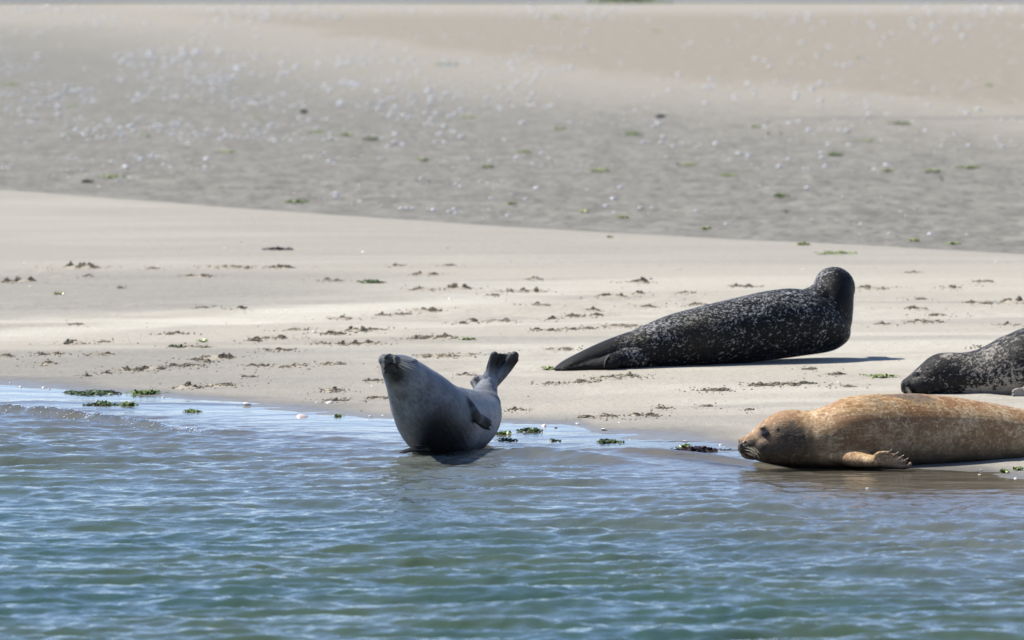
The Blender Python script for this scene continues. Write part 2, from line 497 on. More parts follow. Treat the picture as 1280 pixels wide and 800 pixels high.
class Hit:
    def __init__(s, me):
        s.b = BVHTree.FromPolygons([v.co for v in me.vertices], [tuple(p.vertices) for p in me.polygons])
    def px(s, px, py):
        o = Vector((0, 0, CH)); dr = (PX(px, py, 30) - o).normalized()
        loc, nrm, i, dist = s.b.ray_cast(o, dr)
        return loc, nrm
    def near(s, p):
        loc, nrm, i, dist = s.b.find_nearest(Vector(p)); return loc, nrm
def ripple(me, amp, scale, seed):
    V = getV(me); N = getN(me)
    r = np.random.RandomState(seed); acc = 0
    for k in range(10):
        w = r.randn(3) * scale; acc = acc + np.sin(V @ w + r.rand() * 6.28)
    setV(me, V + N * (acc * amp / 4)[:, None])

# ------------------------------------------------------------------ seal materials
def coat(name, build, spec=0.38):
    m = NT(name); f = m.attr("fur", True); build(m, f)
    # short wet hair: fine streaks along the body
    hb = m.noise(m.vmul(f, (60, 420, 420)), 1.0, 2, 0.6)
    hb2 = m.noise(m.vmul(f, (30, 75, 75)), 1.0, 4, 0.7)
    h = m.math('ADD', m.math('MULTIPLY', hb, 0.5), hb2)
    m.l(m.bump(h, 0.75, 0.006), m.bsdf.inputs["Normal"])
    m.bsdf.inputs["Specular IOR Level"].default_value = spec
    return m.m
def mat_A(m, f):
    a = m.noise(m.vmul(f, (9, 12, 12)), 1.0, 4, 0.6, 0.4); b_ = m.noise(m.vmul(f, (38, 60, 60)), 1.0, 3, 0.65)
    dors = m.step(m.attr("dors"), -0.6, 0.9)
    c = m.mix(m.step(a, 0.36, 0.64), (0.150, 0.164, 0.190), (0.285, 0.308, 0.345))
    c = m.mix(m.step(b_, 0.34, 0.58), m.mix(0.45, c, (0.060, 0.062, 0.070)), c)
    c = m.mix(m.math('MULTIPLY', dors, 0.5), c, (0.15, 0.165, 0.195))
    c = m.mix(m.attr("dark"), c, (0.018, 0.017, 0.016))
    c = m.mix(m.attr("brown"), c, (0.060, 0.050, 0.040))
    m.l(c, m.bsdf.inputs["Base Color"])
    m.l(m.math('SUBTRACT', 0.42, m.math('MULTIPLY', m.attr("dark"), 0.08)), m.bsdf.inputs["Roughness"])
def mat_B(m, f):
    a = m.noise(m.vmul(f, (52, 78, 78)), 1.0, 3, 0.7, 0.8); big = m.noise(m.vmul(f, (5, 8, 8)), 1.0, 3, 0.6)
    d2 = m.noise(m.vmul(f, (110, 190, 190)), 1.0, 2, 0.6)
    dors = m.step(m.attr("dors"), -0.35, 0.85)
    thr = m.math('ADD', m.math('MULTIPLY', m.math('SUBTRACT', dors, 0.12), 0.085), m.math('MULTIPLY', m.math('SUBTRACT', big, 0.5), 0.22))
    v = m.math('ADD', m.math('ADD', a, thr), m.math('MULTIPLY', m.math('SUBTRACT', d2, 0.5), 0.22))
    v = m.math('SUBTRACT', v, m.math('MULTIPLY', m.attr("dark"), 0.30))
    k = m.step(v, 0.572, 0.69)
    c = m.mix(k, (0.005, 0.005, 0.0055), (0.40, 0.395, 0.385))
    c = m.mix(m.attr("brown"), c, m.mix(k, (0.02, 0.018, 0.014), (0.24, 0.22, 0.16)))
    m.l(c, m.bsdf.inputs["Base Color"]); m.bsdf.inputs["Roughness"].default_value = 0.46
def mat_C(m, f):
    a = m.noise(m.vmul(f, (40, 46, 46)), 1.0, 5, 0.72, 0.9); big = m.noise(m.vmul(f, (6, 9, 9)), 1.0, 3, 0.6)
    fine = m.noise(m.vmul(f, (120, 170, 170)), 1.0, 2, 0.6)
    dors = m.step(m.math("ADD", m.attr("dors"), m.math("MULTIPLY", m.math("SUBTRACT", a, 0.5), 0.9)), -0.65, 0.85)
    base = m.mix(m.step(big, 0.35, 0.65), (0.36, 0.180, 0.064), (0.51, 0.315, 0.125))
    belly = m.mix(m.step(big, 0.35, 0.65), (0.115, 0.082, 0.048), (0.180, 0.130, 0.078))  # grey-tan belly, darkened further so the colour carries the lower half's shade
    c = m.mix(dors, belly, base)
    sp = m.step(m.math('ADD', m.math('ADD', a, m.math('MULTIPLY', m.math('SUBTRACT', big, 0.5), 0.35)), m.math('MULTIPLY', m.math('SUBTRACT', fine, 0.5), 0.22)), 0.47, 0.64)
    c = m.mix(m.math('MULTIPLY', sp, 0.85), c, m.mix(dors, (0.22, 0.165, 0.105), (0.80, 0.59, 0.36)))
    dk = m.step(m.math('SUBTRACT', 1.0, a), 0.53, 0.68)
    c = m.mix(m.math('MULTIPLY', dk, 0.75), c, (0.17, 0.080, 0.038))
    sp2 = m.math('MULTIPLY', m.step(big, 0.50, 0.60), m.attr("patch"))
    c = m.mix(m.math('MULTIPLY', sp2, 0.8), c, (0.075, 0.055, 0.038))
    hm = m.step(m.math('ADD', a, m.math('MULTIPLY', m.attr('brown'), 0.55)), 0.62, 0.82)
    c = m.mix(m.math('MAXIMUM', m.math('MULTIPLY', m.attr('brown'), 0.7), m.math('MULTIPLY', hm, m.step(m.attr('brown'), 0.1, 0.4))), c, m.mix(sp, (0.050, 0.034, 0.020), (0.17, 0.115, 0.062)))
    c = m.mix(m.attr("pale"), c, (0.62, 0.40, 0.25))
    c = m.mix(m.attr("dark"), c, (0.020, 0.016, 0.012))
    m.l(c, m.bsdf.inputs["Base Color"]); m.bsdf.inputs["Roughness"].default_value = 0.50
def mat_D(m, f):
    a = m.noise(m.vmul(f, (46, 56, 56)), 1.0, 4, 0.7, 0.9); big = m.noise(m.vmul(f, (7, 9, 9)), 1.0, 3, 0.6)
    d2 = m.noise(m.vmul(f, (120, 150, 150)), 1.0, 2, 0.6)
    v = m.math('ADD', a, m.math('MULTIPLY', m.math('SUBTRACT', big, 0.5), 0.30))
    v = m.math('ADD', v, m.math('MULTIPLY', m.math('SUBTRACT', d2, 0.5), 0.26))
    v = m.math('SUBTRACT', v, m.math('MULTIPLY', m.attr("dark"), 0.25))
    v = m.math('ADD', v, m.math('MULTIPLY', m.attr("pale"), 0.22))
    k = m.step(v, 0.52, 0.68)
    c = m.mix(k, (0.012, 0.011, 0.011), (0.34, 0.305, 0.26))
    m.l(c, m.bsdf.inputs["Base Color"]); m.bsdf.inputs["Roughness"].default_value = 0.45
def simple(name, col, rough=0.5, spec=0.5, bumpsc=None, var=None):
    m = NT(name)
    if var is not None:
        n = m.noise(m.obj(), var[0], 3, 0.6); m.l(m.mix(m.step(n, 0.35, 0.65), col, var[1]), m.bsdf.inputs["Base Color"])
    else: m.bsdf.inputs["Base Color"].default_value = (*col, 1)
    m.bsdf.inputs["Roughness"].default_value = rough; m.bsdf.inputs["Specular IOR Level"].default_value = spec
    if bumpsc: m.l(m.bump(m.noise(m.obj(), bumpsc, 3), 0.5, 0.003), m.bsdf.inputs["Normal"])
    return m.m
EYE = simple("wet_black_eye", (0.012, 0.012, 0.016), 0.06, 0.8)
LID = simple("eyelid_skin", (0.05, 0.042, 0.04), 0.4)
NOSE = simple("wet_nose_skin", (0.015, 0.014, 0.014), 0.28, 0.6)
MOUTH = simple("mouth_line_skin", (0.010, 0.008, 0.008), 0.5)
WHISK = simple("pale_whisker", (0.60, 0.54, 0.42), 0.35)
CLAW = simple("dark_claw", (0.045, 0.038, 0.032), 0.3, 0.6, var=(60, (0.20, 0.17, 0.14)))

def tube_mesh(name, pts, radii, flat=1.0, up=(0, 0, 1), seg=8, n=6):
    s = Shape(); s.tube(pts, radii, up, flat, n, seg); return new_mesh(name, s.V, s.F)
def part(name, me, mat, root, label=None):
    """mesh given in world coordinates, hung under root"""
    V = getV(me) - np.array(root.location); setV(me, V)
    o = link(name, me, mat, root)
    if label: o["label"] = label
    return o
def eye_part(root, p, nrm, fwd, w=0.014, h=0.009, squint=False):
    nrm = Vector(nrm).normalized(); fwd = Vector(fwd); fwd = (fwd - nrm * fwd.dot(nrm)).normalized(); up = nrm.cross(fwd)
    if up.z < 0: up = -up
    A = [fwd, up, nrm]
    s = Shape(); s.ellip(Vector(p) - nrm * 0.004, (w, h, 0.010), A)
    e_ = part("eye", new_mesh("eye", s.V, s.F), EYE, root)
    # lids: a rim around the eye
    s = Shape(); ring = []
    for k in range(17):
        a = 2 * math.pi * k / 16
        ring.append(Vector(p) + fwd * math.cos(a) * (w + 0.001) + up * math.sin(a) * (h + 0.0005) + nrm * 0.001)
    s.tube(ring, [0.0032] * 17, nrm, 0.8, 2, 6, ends=False)
    l_ = part("eyelid", new_mesh("eyelid", s.V, s.F), LID, e_)
    l_.location = (0, 0, 0)
    V = getV(l_.data); 
    return e_
def whisker(root, p, dirv, L, droop=0.25, r=0.0011):
    p = Vector(p); dv = Vector(dirv).normalized()
    a = p - dv * 0.004; b = p + dv * L * 0.5 + Vector((0, 0, -droop * L * 0.12)); c = p + dv * L + Vector((0, 0, -droop * L * 0.5))
    part("whisker", tube_mesh("whisker", [a, b, c], [r, r * 0.8, r * 0.4], seg=5, n=4), WHISK, root)
def claw(root, p, dirv, L=0.022, r=0.0034, curl=(0, 0, -1)):
    p = Vector(p); dv = Vector(dirv).normalized(); cu = Vector(curl)
    part("claw", tube_mesh("claw", [p - dv * 0.006, p + dv * L * 0.5, p + dv * L + cu * L * 0.15], [r, r * 0.85, r * 0.3], seg=8, n=4), CLAW, root)
def seal_root(name, loc, label, cat_="seal"):
    o = bpy.data.objects.new(name, None); COL.objects.link(o); o.location = loc; o.empty_display_size = 0.2
    return tag(o, label, cat_)

def side_loft(sh, st, pw=2.0, seg=32, n=6):
    """st rows: px, ytop, ybot, D, half width. Vertical rings along the flank."""
    rows = []
    for px, yt, yb, D, hw in st:
        t = PX(px, yt, D); b = PX(px, yb, D); c = (t + b) / 2
        rows.append([c.x, c.y, c.z, hw, (t.z - b.z) / 2])
    Q = cat(rows, n)
    C = Q[:, :3]
    T = np.gradient(C, axis=0); T[:, 2] = 0; T /= np.linalg.norm(T, axis=1)[:, None] + 1e-9
    U = np.tile([0, 0, 1.0], (len(C), 1)); S = np.cross(T, U)
    hs = np.maximum(Q[:, 3], 0.002); hh = np.maximum(Q[:, 4], 0.002)
    sh.rings(C, S, U, hs, hh, hh, seg, pw)
    return C

# ================================================================== seal A: banana pose in the shallows
def seal_A():
    st = [(484.5, 450.5, 29.86, .024), (486.5, 453.5, 29.885, .041), (490, 457.5, 29.93, .052), (496, 462.5, 29.99, .072),
          (503, 468, 30.06, .090), (513, 481, 30.15, .114), (527, 501, 30.25, .150), (543, 522, 30.38, .176),
          (557, 529, 30.60, .178), (578, 528, 30.82, .160), (595, 521, 31.0, .122), (603.5, 508, 31.10, .090),
          (606.5, 494, 31.15, .064), (611, 482, 31.17, .046), (614, 476, 31.17, .036)]
    sh = Shape()
    pts = [PX(a, b, D) for a, b, D, r in st]; R = [r for *_, r in st]
    up = np.array([0.25, 0.75, 0.55])
    C, S, U, _ = sh.tube(pts, R, up, 1.0, 6, 36)
    spine = C.copy()
    # whisker pads, chin, brow
    fwd = np.array(pts[0] - pts[4]); fwd /= np.linalg.norm(fwd)
    sd = np.cross(fwd, up); sd /= np.linalg.norm(sd); uu = np.cross(sd, fwd)   # uu dorsal
    mz = np.array(pts[1])
    ax = [fwd, sd, uu]
    for q in (-1, 1):
        sh.ellip(mz + sd * q * 0.024 + uu * 0.012 - fwd * 0.004, (.034, .030, .027), ax)
        sh.ellip(np.array(pts[4]) + sd * q * 0.055 + uu * 0.052 + fwd * 0.02, (.03, .02, .018), ax)
    sh.ellip(mz - uu * 0.026 - fwd * 0.018, (.040, .034, .026), ax)      # lower jaw
    sh.ellip(mz + uu * 0.022 + fwd * 0.010, (.022, .020, .018), ax)      # nose
    # hind flipper in the air
    D = 31.17
    base = PX(611, 484, D)
    tips = [PX(618.0, 445, D - .03), PX(625, 444.6, D - .01), PX(630.5, 444.8, D), PX(636.5, 443.8, D), PX(642.5, 445, D - .02)]
    sh.ellip(PX(613, 475, D), (.040, .030, .052)); sh.fan(base, tips, .024, [.0225, .0140, .0135, .0150, .0225], (0.15, -1, 0.1), 0.8, 0.86, 0.22)
    sh.tube([PX(614, 480, D), PX(609.5, 462, D - .01), PX(614, 446, D - .02)], [.02, .010, .010], (0, -1, 0), 0.7)
    sh.tube([PX(616, 484, D), PX(634, 466, D), PX(645, 450, D - .02)], [.018, .012, .012], (0, -1, 0), 0.8)
    # the other hind flipper, folded away behind
    D2 = 31.27
    b2 = PX(601, 494, D2 - .05)
    sh.fan(b2, [PX(592, 478, D2 + .02), PX(595, 474.5, D2 + .05), PX(599, 473, D2 + .07), PX(604, 473.5, D2 + .05)], .036, [.019] * 4, (0, -1, 0.4), .8, .97, .95)
    # fore flipper on the flank
    sh.tube([PX(577, 490, 30.42), PX(585, 505, 30.36), PX(594, 519, 30.36), PX(605, 531, 30.40), PX(609.5, 535, 30.42)],
            [.030, .031, .029, .020, .012], (0.6, -0.8, 0.2), 0.5, 5, 18)
    for a, b_, r in ((612, 526, .007), (613, 531, .008), (611, 536.5, .009)):
        sh.tube([PX(598, 519, 30.38), PX(a, b_, 30.41)], [.014, r], (0.6, -0.8, 0.2), 0.6)
    # fore flipper on the other side, its tip in the water
    sh.tube([PX(530, 562, 30.26), PX(514, 563, 30.18), PX(501, 566, 30.12)], [.030, .022, .012], (-0.2, -0.5, 0.8), 0.5)
    sh.tube([PX(530, 562, 30.22), PX(517, 563, 30.14), PX(504, 566, 30.08)], [.02, .016, .01], (-0.2, -0.5, 0.8), 0.5)
    me = sh.build("body", 0.0042, 3)
    ripple(me, 0.0016, 22, 1)
    V = getV(me)
    # mouth crease and eyes
    H = Hit(me)
    N = getN(me)
    lips = [(481.2, 466), (480.6, 461), (482.4, 457.2), (485.5, 455.3), (487.2, 457.2), (489, 455), (492.5, 454.6), (496, 457.5), (498, 461)]
    lp = [H.px(*q) for q in lips]
    lp = [a for a, b in lp if a is not None]
    for a in lp:
        w = np.exp(-((V - np.array(a)) ** 2).sum(1) / 0.0075 ** 2); V = V - N * (w * 0.0035)[:, None]
    setV(me, V)
    V, fur = coat_coords(me, spine, up)
    chin = H.px(494, 466)[0]; chin2 = H.px(496, 476)[0]; chin3 = H.px(487, 461)[0]
    nzv = 1 + .5 * np.sin(V[:, 0] * 160 + 3 * np.sin(V[:, 2] * 120)) * np.sin(V[:, 2] * 140 + 2)
    dark = (1.1 * blob(V, chin, .066) + 0.5 * blob(V, chin2, .040) + .6 * blob(V, chin3, .034)) * (.8 + .2 * nzv)
    b1 = H.px(545, 552)[0]; b2_ = H.px(575, 552)[0]  # centres of dark blobs that paint the belly's shade into the coat
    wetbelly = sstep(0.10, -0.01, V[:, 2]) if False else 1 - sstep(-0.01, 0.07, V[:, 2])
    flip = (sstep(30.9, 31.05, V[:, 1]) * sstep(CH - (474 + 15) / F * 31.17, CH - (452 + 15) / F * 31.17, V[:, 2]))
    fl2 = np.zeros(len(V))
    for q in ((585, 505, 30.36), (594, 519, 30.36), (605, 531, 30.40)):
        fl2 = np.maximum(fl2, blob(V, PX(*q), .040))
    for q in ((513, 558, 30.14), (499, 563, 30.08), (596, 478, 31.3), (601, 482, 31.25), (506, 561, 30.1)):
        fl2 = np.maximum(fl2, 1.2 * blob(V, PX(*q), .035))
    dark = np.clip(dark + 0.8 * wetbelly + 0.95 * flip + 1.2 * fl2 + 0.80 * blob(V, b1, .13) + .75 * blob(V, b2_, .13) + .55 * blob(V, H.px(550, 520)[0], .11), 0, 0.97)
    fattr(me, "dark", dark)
    tip = H.px(486, 446)[0]
    fattr(me, "brown", np.clip(0.95 * blob(V, tip, .055), 0, .92))
    root = seal_root("harbor_seal", (float(pts[8].x), float(pts[8].y), float(ground(pts[8].x, pts[8].y))),
                     "grey seal with head and hind flippers raised, sitting in the shallow water at the edge")
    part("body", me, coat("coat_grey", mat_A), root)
    # nose pad and nostrils
    np_, nn = H.px(483, 445.5)
    c = Vector(np_)
    s = Shape(); s.ellip(c - Vector(nn) * 0.006, (.016, .013, .011), ax); part("nose", new_mesh("nose", s.V, s.F), NOSE, root)
    part("mouth", tube_mesh("mouth", lp, [.0042] * len(lp), seg=6, n=3), MOUTH, root)
    for q in ((481.6, 447.5), (485.4, 444.2)):
        a_, n_ = H.px(*q)
        if a_ is not None:
            s = Shape(); s.ellip(a_, (.0075, .006, .0045)); part("nostril", new_mesh("nostril", s.V, s.F), MOUTH, root)
    # eyes, narrow and closed against the sun, on the top of the head
    for q in (-1, 1):
        p0 = np.array(pts[3]) * 0.75 + np.array(pts[4]) * 0.25 + sd * q * 0.07 + uu * 0.06
        a, nv = H.near(p0)
        eye_part(root, a, nv, fwd, .014, .006)
    # whiskers
    for i in range(9):
        st_ = H.px(493.5 + random.uniform(-1.5, 1.5), 447 + i * 0.9)[0]
        en = PX(515 + random.uniform(-3, 9) - i * 0.7, 447.5 + i * 1.9, 29.93)
        if st_: whisker(root, st_, en - st_, (en - st_).length * random.uniform(.9, 1.15), 0.1, .0021)
    for i in range(6):
        st_, n_ = H.px(479.8 + .3 * i, 455 + i * 1.6)
        if st_:
            dv = Vector((-0.8, 0.2, -0.35 - .1 * i)); whisker(root, st_, dv, random.uniform(.03, .055), 0.2, .001)
    for a, b_ in ((612.5, 526), (613.5, 531), (611.5, 536)):
        claw(root, PX(a, b_, 30.41), (0.6, -.2, -0.6), .014, .003)
    return root

# ================================================================== seal B: black, back to us
def seal_B():
    Dt = gdist(730, 463.5); Dc = Dt + 0.75
    def DD(px): return Dt + .06 + (px - 700) / 340 * (Dc - Dt)
    st = [(694, 461, 463.5, .02), (700, 455.5, 464, .050), (713, 447, 464, .075), (745, 431.5, 463.5, .095), (770, 421, 463, .105), (795, 411.5, 462, .12),
          (818, 401.5, 461.5, .14), (844, 392, 460.5, .16), (870, 385, 459, .18), (893, 379, 457, .19), (918, 372.5, 454.5, .20), (942, 367.5, 452, .205), (964, 363, 449.5, .21),
          (984, 360.5, 447, .21), (1003, 362, 444.5, .205), (1020, 367, 442, .195), (1038, 378, 438, .17), (1051, 394, 430, .12), (1060, 406, 418, .04)]
    sh = Shape()
    # hips: the trailing flippers are narrower, leave the body loft to start at the ankles
    C = side_loft(sh, [(a, b, c, DD(a), w) for a, b, c, w in st], 2.3, 36)
    # neck and head rising from the chest, face turned away
    nk = [(1010, 411, DD(1005), .138), (1031, 403, DD(1026), .150), (1038.5, 386, DD(1032), .132), (1042, 371, DD(1034) + .01, .1185),
          (1043, 362, DD(1035) + .03, .112)]
    npts = [PX(a, b, D) for a, b, D, r in nk]
    C2, *_ = sh.tube(npts, [r for *_, r in nk], (0.2, 1, 0.1), 1.0, 6, 32)
    hc = npts[4]
    sh.ellip(hc + Vector((0.002, .03, .008)), (.120, .135, .120))
    sh.ellip(hc + Vector((0.02, .17, -.02)), (.055, .08, .045))
    sh.ellip(hc + Vector((0.045, .22, -.035)), (.03, .04, .028)); sh.ellip(hc + Vector((-0.005, .22, -.035)), (.03, .04, .028))
    sh.tube([PX(992, 394, DD(985)), PX(1018, 382, DD(1015)), PX(1040, 369, DD(1034) + .02)], [.125, .108, .110], (0.2, 1, .1), 1.0, 6, 28)
    # hind flippers laid together, pointing left
    for (base, tips, dd) in (((752, 446), [(697, 460), (700, 457), (706, 453.5), (714, 449.5), (724, 444)], .0),
                             ((765, 452), [(703, 463), (705, 462), (712, 461), (720, 459), (728, 457)], -.10)):
        D = DD(735) + dd
        sh.fan(PX(*base, D), [PX(a, b, D - .02) for a, b in tips], .052, [.011] * 5, (0, -.8, .6), .6, .93, .75)
    # near fore flipper folded flat against the rump seam / thigh fold
    sh.tube([PX(800, 446, DD(790) - .10), PX(776, 449, DD(770) - .115), PX(757, 457, DD(757) - .115)], [.060, .045, .02], (0, -1, 0.3), .6)
    # fore flippers tucked under the chest
    me = sh.build("body", 0.0055, 5)
    ripple(me, 0.0022, 16, 2)
    spine = np.vstack([C, C2[12:]])
    spine = np.vstack([C[:int(len(C) * .86)], C2[8:]])
    V, fur = coat_coords(me, spine, (-0.35, -0.15, 1))
    vattr2(me, V)
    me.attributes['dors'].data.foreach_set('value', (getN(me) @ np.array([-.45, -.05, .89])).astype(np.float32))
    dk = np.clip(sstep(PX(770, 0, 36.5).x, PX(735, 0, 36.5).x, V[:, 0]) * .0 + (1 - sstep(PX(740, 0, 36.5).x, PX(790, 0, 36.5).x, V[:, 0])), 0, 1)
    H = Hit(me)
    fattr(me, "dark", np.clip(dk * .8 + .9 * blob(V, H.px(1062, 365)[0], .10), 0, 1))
    fattr(me, "brown", np.clip(blob(V, H.px(875, 412)[0], .13) + blob(V, H.px(800, 425)[0], .08), 0, .9))
    c = C[len(C) // 2]
    root = seal_root("harbor_seal", (float(c[0]), float(c[1]), float(ground(c[0], c[1]))),
                     "black seal with pale speckles lying on the dry sand, head raised and turned away")
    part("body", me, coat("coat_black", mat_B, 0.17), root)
    for q in (-1, 1):
        a, nv = H.near(hc + Vector((0.01 + q * .085, .15, .03))); eye_part(root, a, nv, (0, 1, 0), .016, .014)
    a, nv = H.near(hc + Vector((0.02, .30, -.02))); s = Shape(); s.ellip(a, (.016, .008, .012)); part("nose", new_mesh("nose", s.V, s.F), NOSE, root)
    for q in (-1, 1):
        for i in range(5):
            a, nv = H.near(hc + Vector((0.02 + q * .06, .22 + .01 * i, -.04 - .006 * i))); whisker(root, a, (q, -.1, -.3 - .1 * i), random.uniform(.04, .06), .2, .0009)
    # pale rim of the thigh fold
    rim = [H.px(*q)[0] for q in ((755.5, 459), (755.8, 454.5), (758, 449), (762, 444.5), (768, 441.5), (776, 440))]
    rim = [r + Vector((0, -.002, 0)) for r in rim if r]
    part("skin_fold", tube_mesh("skin_fold", rim, [.002, .004, .0045, .0045, .004, .002], seg=8, n=4), simple("fold_skin", (.10, .085, .07), .5), root)
    return root

# ================================================================== seal C: orange
def seal_C():
    D0 = 29.52
    def DD(px): return D0 + max(0, px - 1050) / 370 * 0.85
    st = [(923.2, 556, 563, .012), (925.5, 552.5, 567, .026), (930, 548.5, 570, .038), (937, 542, 572.8, .048), (944.5, 535.5, 575.5, .056), (952, 528, 578, .068),
          (960, 521.6, 580.5, .082), (969, 516.5, 582.5, .093), (979, 513.5, 584, .102), (992, 512.2, 585.5, .110), (1006, 513, 586.5, .122), (1019, 512.2, 587.5, .134),
          (1033.6, 507, 588.5, .148), (1054, 499.3, 589.5, .168), (1078, 494.5, 590, .184), (1108, 492.3, 590, .195), (1150, 492.6, 589.5, .20), (1197, 497, 588, .198),
          (1241, 504.5, 585, .185), (1280, 512, 580, .165), (1320, 522, 576, .135), (1355, 533, 573, .10), (1385, 544, 571, .075), (1405, 552, 570, .05), (1412, 558, 569, .02)]
    sh = Shape()
    C = side_loft(sh, [(a, b, c, DD(a), w) for a, b, c, w in st], 2.3, 40)
    hd = D0
    for q in (-1, 1):
        sh.ellip(PX(933, 560.5, hd + q * .030), (.036, .026, .030))           # whisker pads
        sh.ellip(PX(958, 535.0, hd + q * .044), (.030, .018, .014))           # brow
        sh.ellip(PX(962, 560, hd + q * .055), (.06, .035, .055))              # cheek
    sh.ellip(PX(929, 551.5, hd), (.020, .022, .016))
    sh.ellip(PX(944, 569.5, hd), (.060, .034, .022))                            # lower jaw
    # hind flippers off to the right
    for q in (-1, 1):
        b = PX(1395, 560, DD(1395) + q * .03)
        sh.fan(b, [PX(1455 + 3 * abs(k), 552 + 6 * k, DD(1455) + q * (.05 + .01 * k)) for k in range(-2, 3)], .035, [.013] * 5, (0, -1, 0), .5)
    # fore flipper with curled hand
    Df = D0 - .205
    arm = [PX(1048, 564, D0 - .05), PX(1066, 573, Df + .05), PX(1083, 576.5, Df + .005), PX(1098, 577.5, Df - .03)]
    sh.tube(arm, [.070, .046, .034, .030], (0, -.6, 1), .8, 5, 20)
    sh.ellip(PX(1046, 563, D0 - .07), (.16, .075, .085)); sh.ellip(PX(1062, 572, D0 - .12), (.10, .050, .036))
    hand = PX(1094, 577, Df - .03)
    knk = [(1112.5, 566.5), (1120.5, 569.5), (1127, 573.5), (1133, 577), (1139, 580.5)]
    for i, (a, b) in enumerate(knk):
        t = PX(a, b, Df - .045 + .004 * i)
        mid = PX(a - 13 + i * 1.0, b + 1.5 + i * .6, Df - .045)
        sh.tube([hand, mid, t], [.022, .0115, .0085], (0, -.5, 1), 1.0, 5, 14)
    sh.tube([hand, PX(1115, 578.5, Df - .02)], [.026, .018], (0, -.5, 1), .9)
    # far fore flipper
    sh.tube([PX(1055, 570, D0 + .12), PX(1075, 580, D0 + .22), PX(1110, 584, D0 + .24)], [.05, .036, .02], (0, .4, 1), .6)
    me = sh.build("body", 0.0042, 5)
    ripple(me, 0.0016, 18, 3)
    V = getV(me); N = getN(me); H = Hit(me)
    mth = [(924.8, 564.5), (928, 566), (933, 569.5), (939, 572), (946, 573.5), (953, 572.5), (958, 570.5)]
    lp = [H.px(*q)[0] for q in mth]; lp = [a for a in lp if a is not None]
    ec = H.px(957.3, 542.2)
    for a in lp:
        w = np.exp(-((V - np.array(a)) ** 2).sum(1) / 0.007 ** 2); V = V - N * (w * 0.0022)[:, None]
    wv = blob(V, ec[0], .016); V = V - N * (wv * .005)[:, None]
    # neck folds
    for px, dpt in ((1004, .0018), (1014, .0015)):
        xx = PX(px, 540, D0).x + (V[:, 2] - .2) * -.10
        V = V - N * (dpt * np.exp(-((V[:, 0] - xx) / .012) ** 2))[:, None]
    setV(me, V)
    V, fur = coat_coords(me, C, (0, 0, 1))
    hx = PX(1000, 0, D0).x
    low = 1 - sstep(PX(0, 575, D0).z, PX(0, 545, D0).z, V[:, 2])
    head = 1 - sstep(PX(965, 0, D0).x, PX(1035, 0, D0).x, V[:, 0])
    brown = np.clip(0.85 * head * low + .5 * blob(V, H.px(1002, 560)[0], .11) + .55 * blob(V, H.px(990, 545)[0], .07)
                    + .8 * blob(V, ec[0], .028) + .8 * blob(V, H.px(937, 560)[0], .045) + .12 * head, 0, 1)
    under = 1 - sstep(.02, .10, V[:, 2])
    fattr(me, "brown", np.clip(brown * .85, 0, .9))
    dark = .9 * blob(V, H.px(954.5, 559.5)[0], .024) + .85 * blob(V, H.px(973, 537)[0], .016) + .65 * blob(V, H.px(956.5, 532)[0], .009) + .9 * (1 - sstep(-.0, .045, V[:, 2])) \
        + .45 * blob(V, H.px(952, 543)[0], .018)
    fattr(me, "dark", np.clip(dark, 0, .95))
    handc = PX(1115, 574, Df)
    fattr(me, "pale", np.clip(.30 * blob(V, handc, .07) + .2 * blob(V, H.px(985, 516)[0], .05) + .45 * blob(V, H.px(945, 540)[0], .02), 0, .8))
    fattr(me, "patch", sstep(-.1, .1, V[:, 0] - PX(1090, 0, D0).x) * sstep(.22, .32, V[:, 2]))
    root = seal_root("harbor_seal", (float(C[60][0]), float(C[60][1]), 0.0),
                     "orange brown seal lying on its belly at the water edge, facing left with clawed flipper")
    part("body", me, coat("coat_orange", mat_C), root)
    eye_part(root, ec[0] + ec[1] * .003, ec[1], (1, 0, 0), .0205, .0105)
    a, nv = H.near(PX(957.3, 542.2, D0 + .12)); eye_part(root, a, nv, (1, 0, 0), .0175, .0088)
    # ear hole
    ea, en = H.px(973, 537); s = Shape(); s.ellip(ea - en * .002, (.007, .004, .006)); part("ear_hole", new_mesh("ear_hole", s.V, s.F), MOUTH, root)
    na, nn = H.px(930.5, 553.8); s = Shape(); s.ellip(na - nn * .003, (.013, .006, .0065), [Vector((.8, 0, .6)), Vector((0, 1, 0)), Vector((-.6, 0, .8))]); part("nostril", new_mesh("nostril", s.V, s.F), NOSE, root)
    nb, nn = H.px(926, 556.5); s = Shape(); s.ellip(nb - nn * .004, (.006, .014, .011)); part("nose", new_mesh("nose", s.V, s.F), NOSE, root)
    part("mouth", tube_mesh("mouth", lp, [.0022] * len(lp), seg=6, n=3), MOUTH, root)
    for i in range(10):
        q = H.px(932 + (i % 4) * 3.4, 559 + (i // 4) * 3.6)[0]
        en_ = PX(953 + (i % 5) * 2.0 - (i // 4) * 3, 566 + (i % 4) * 2.6 + (i // 4) * 3.5, D0 - .16)
        if q: whisker(root, q, en_ - q, random.uniform(.05, .085), .15, .0006)
    for i in range(5):
        whisker(root, PX(927 + i, 563 + i * .8, D0 - .02), (-.35 + .1 * i, -.3, -1), random.uniform(.02, .035), .1, .0009)
    for i in range(5):
        whisker(root, H.near(PX(935 + i * 2, 562 + i, D0 + .09))[0], (.5, .7, -.4), random.uniform(.05, .07), .15, .0010)
    for i, (a, b) in enumerate(knk[:5]):
        L = .026 if i < 4 else .008
        claw(root, PX(a - 1.5, b + .8, Df - .062), (0.62, -.15, .62), L, .0042, (0.3, 0, 0.0))
    return root

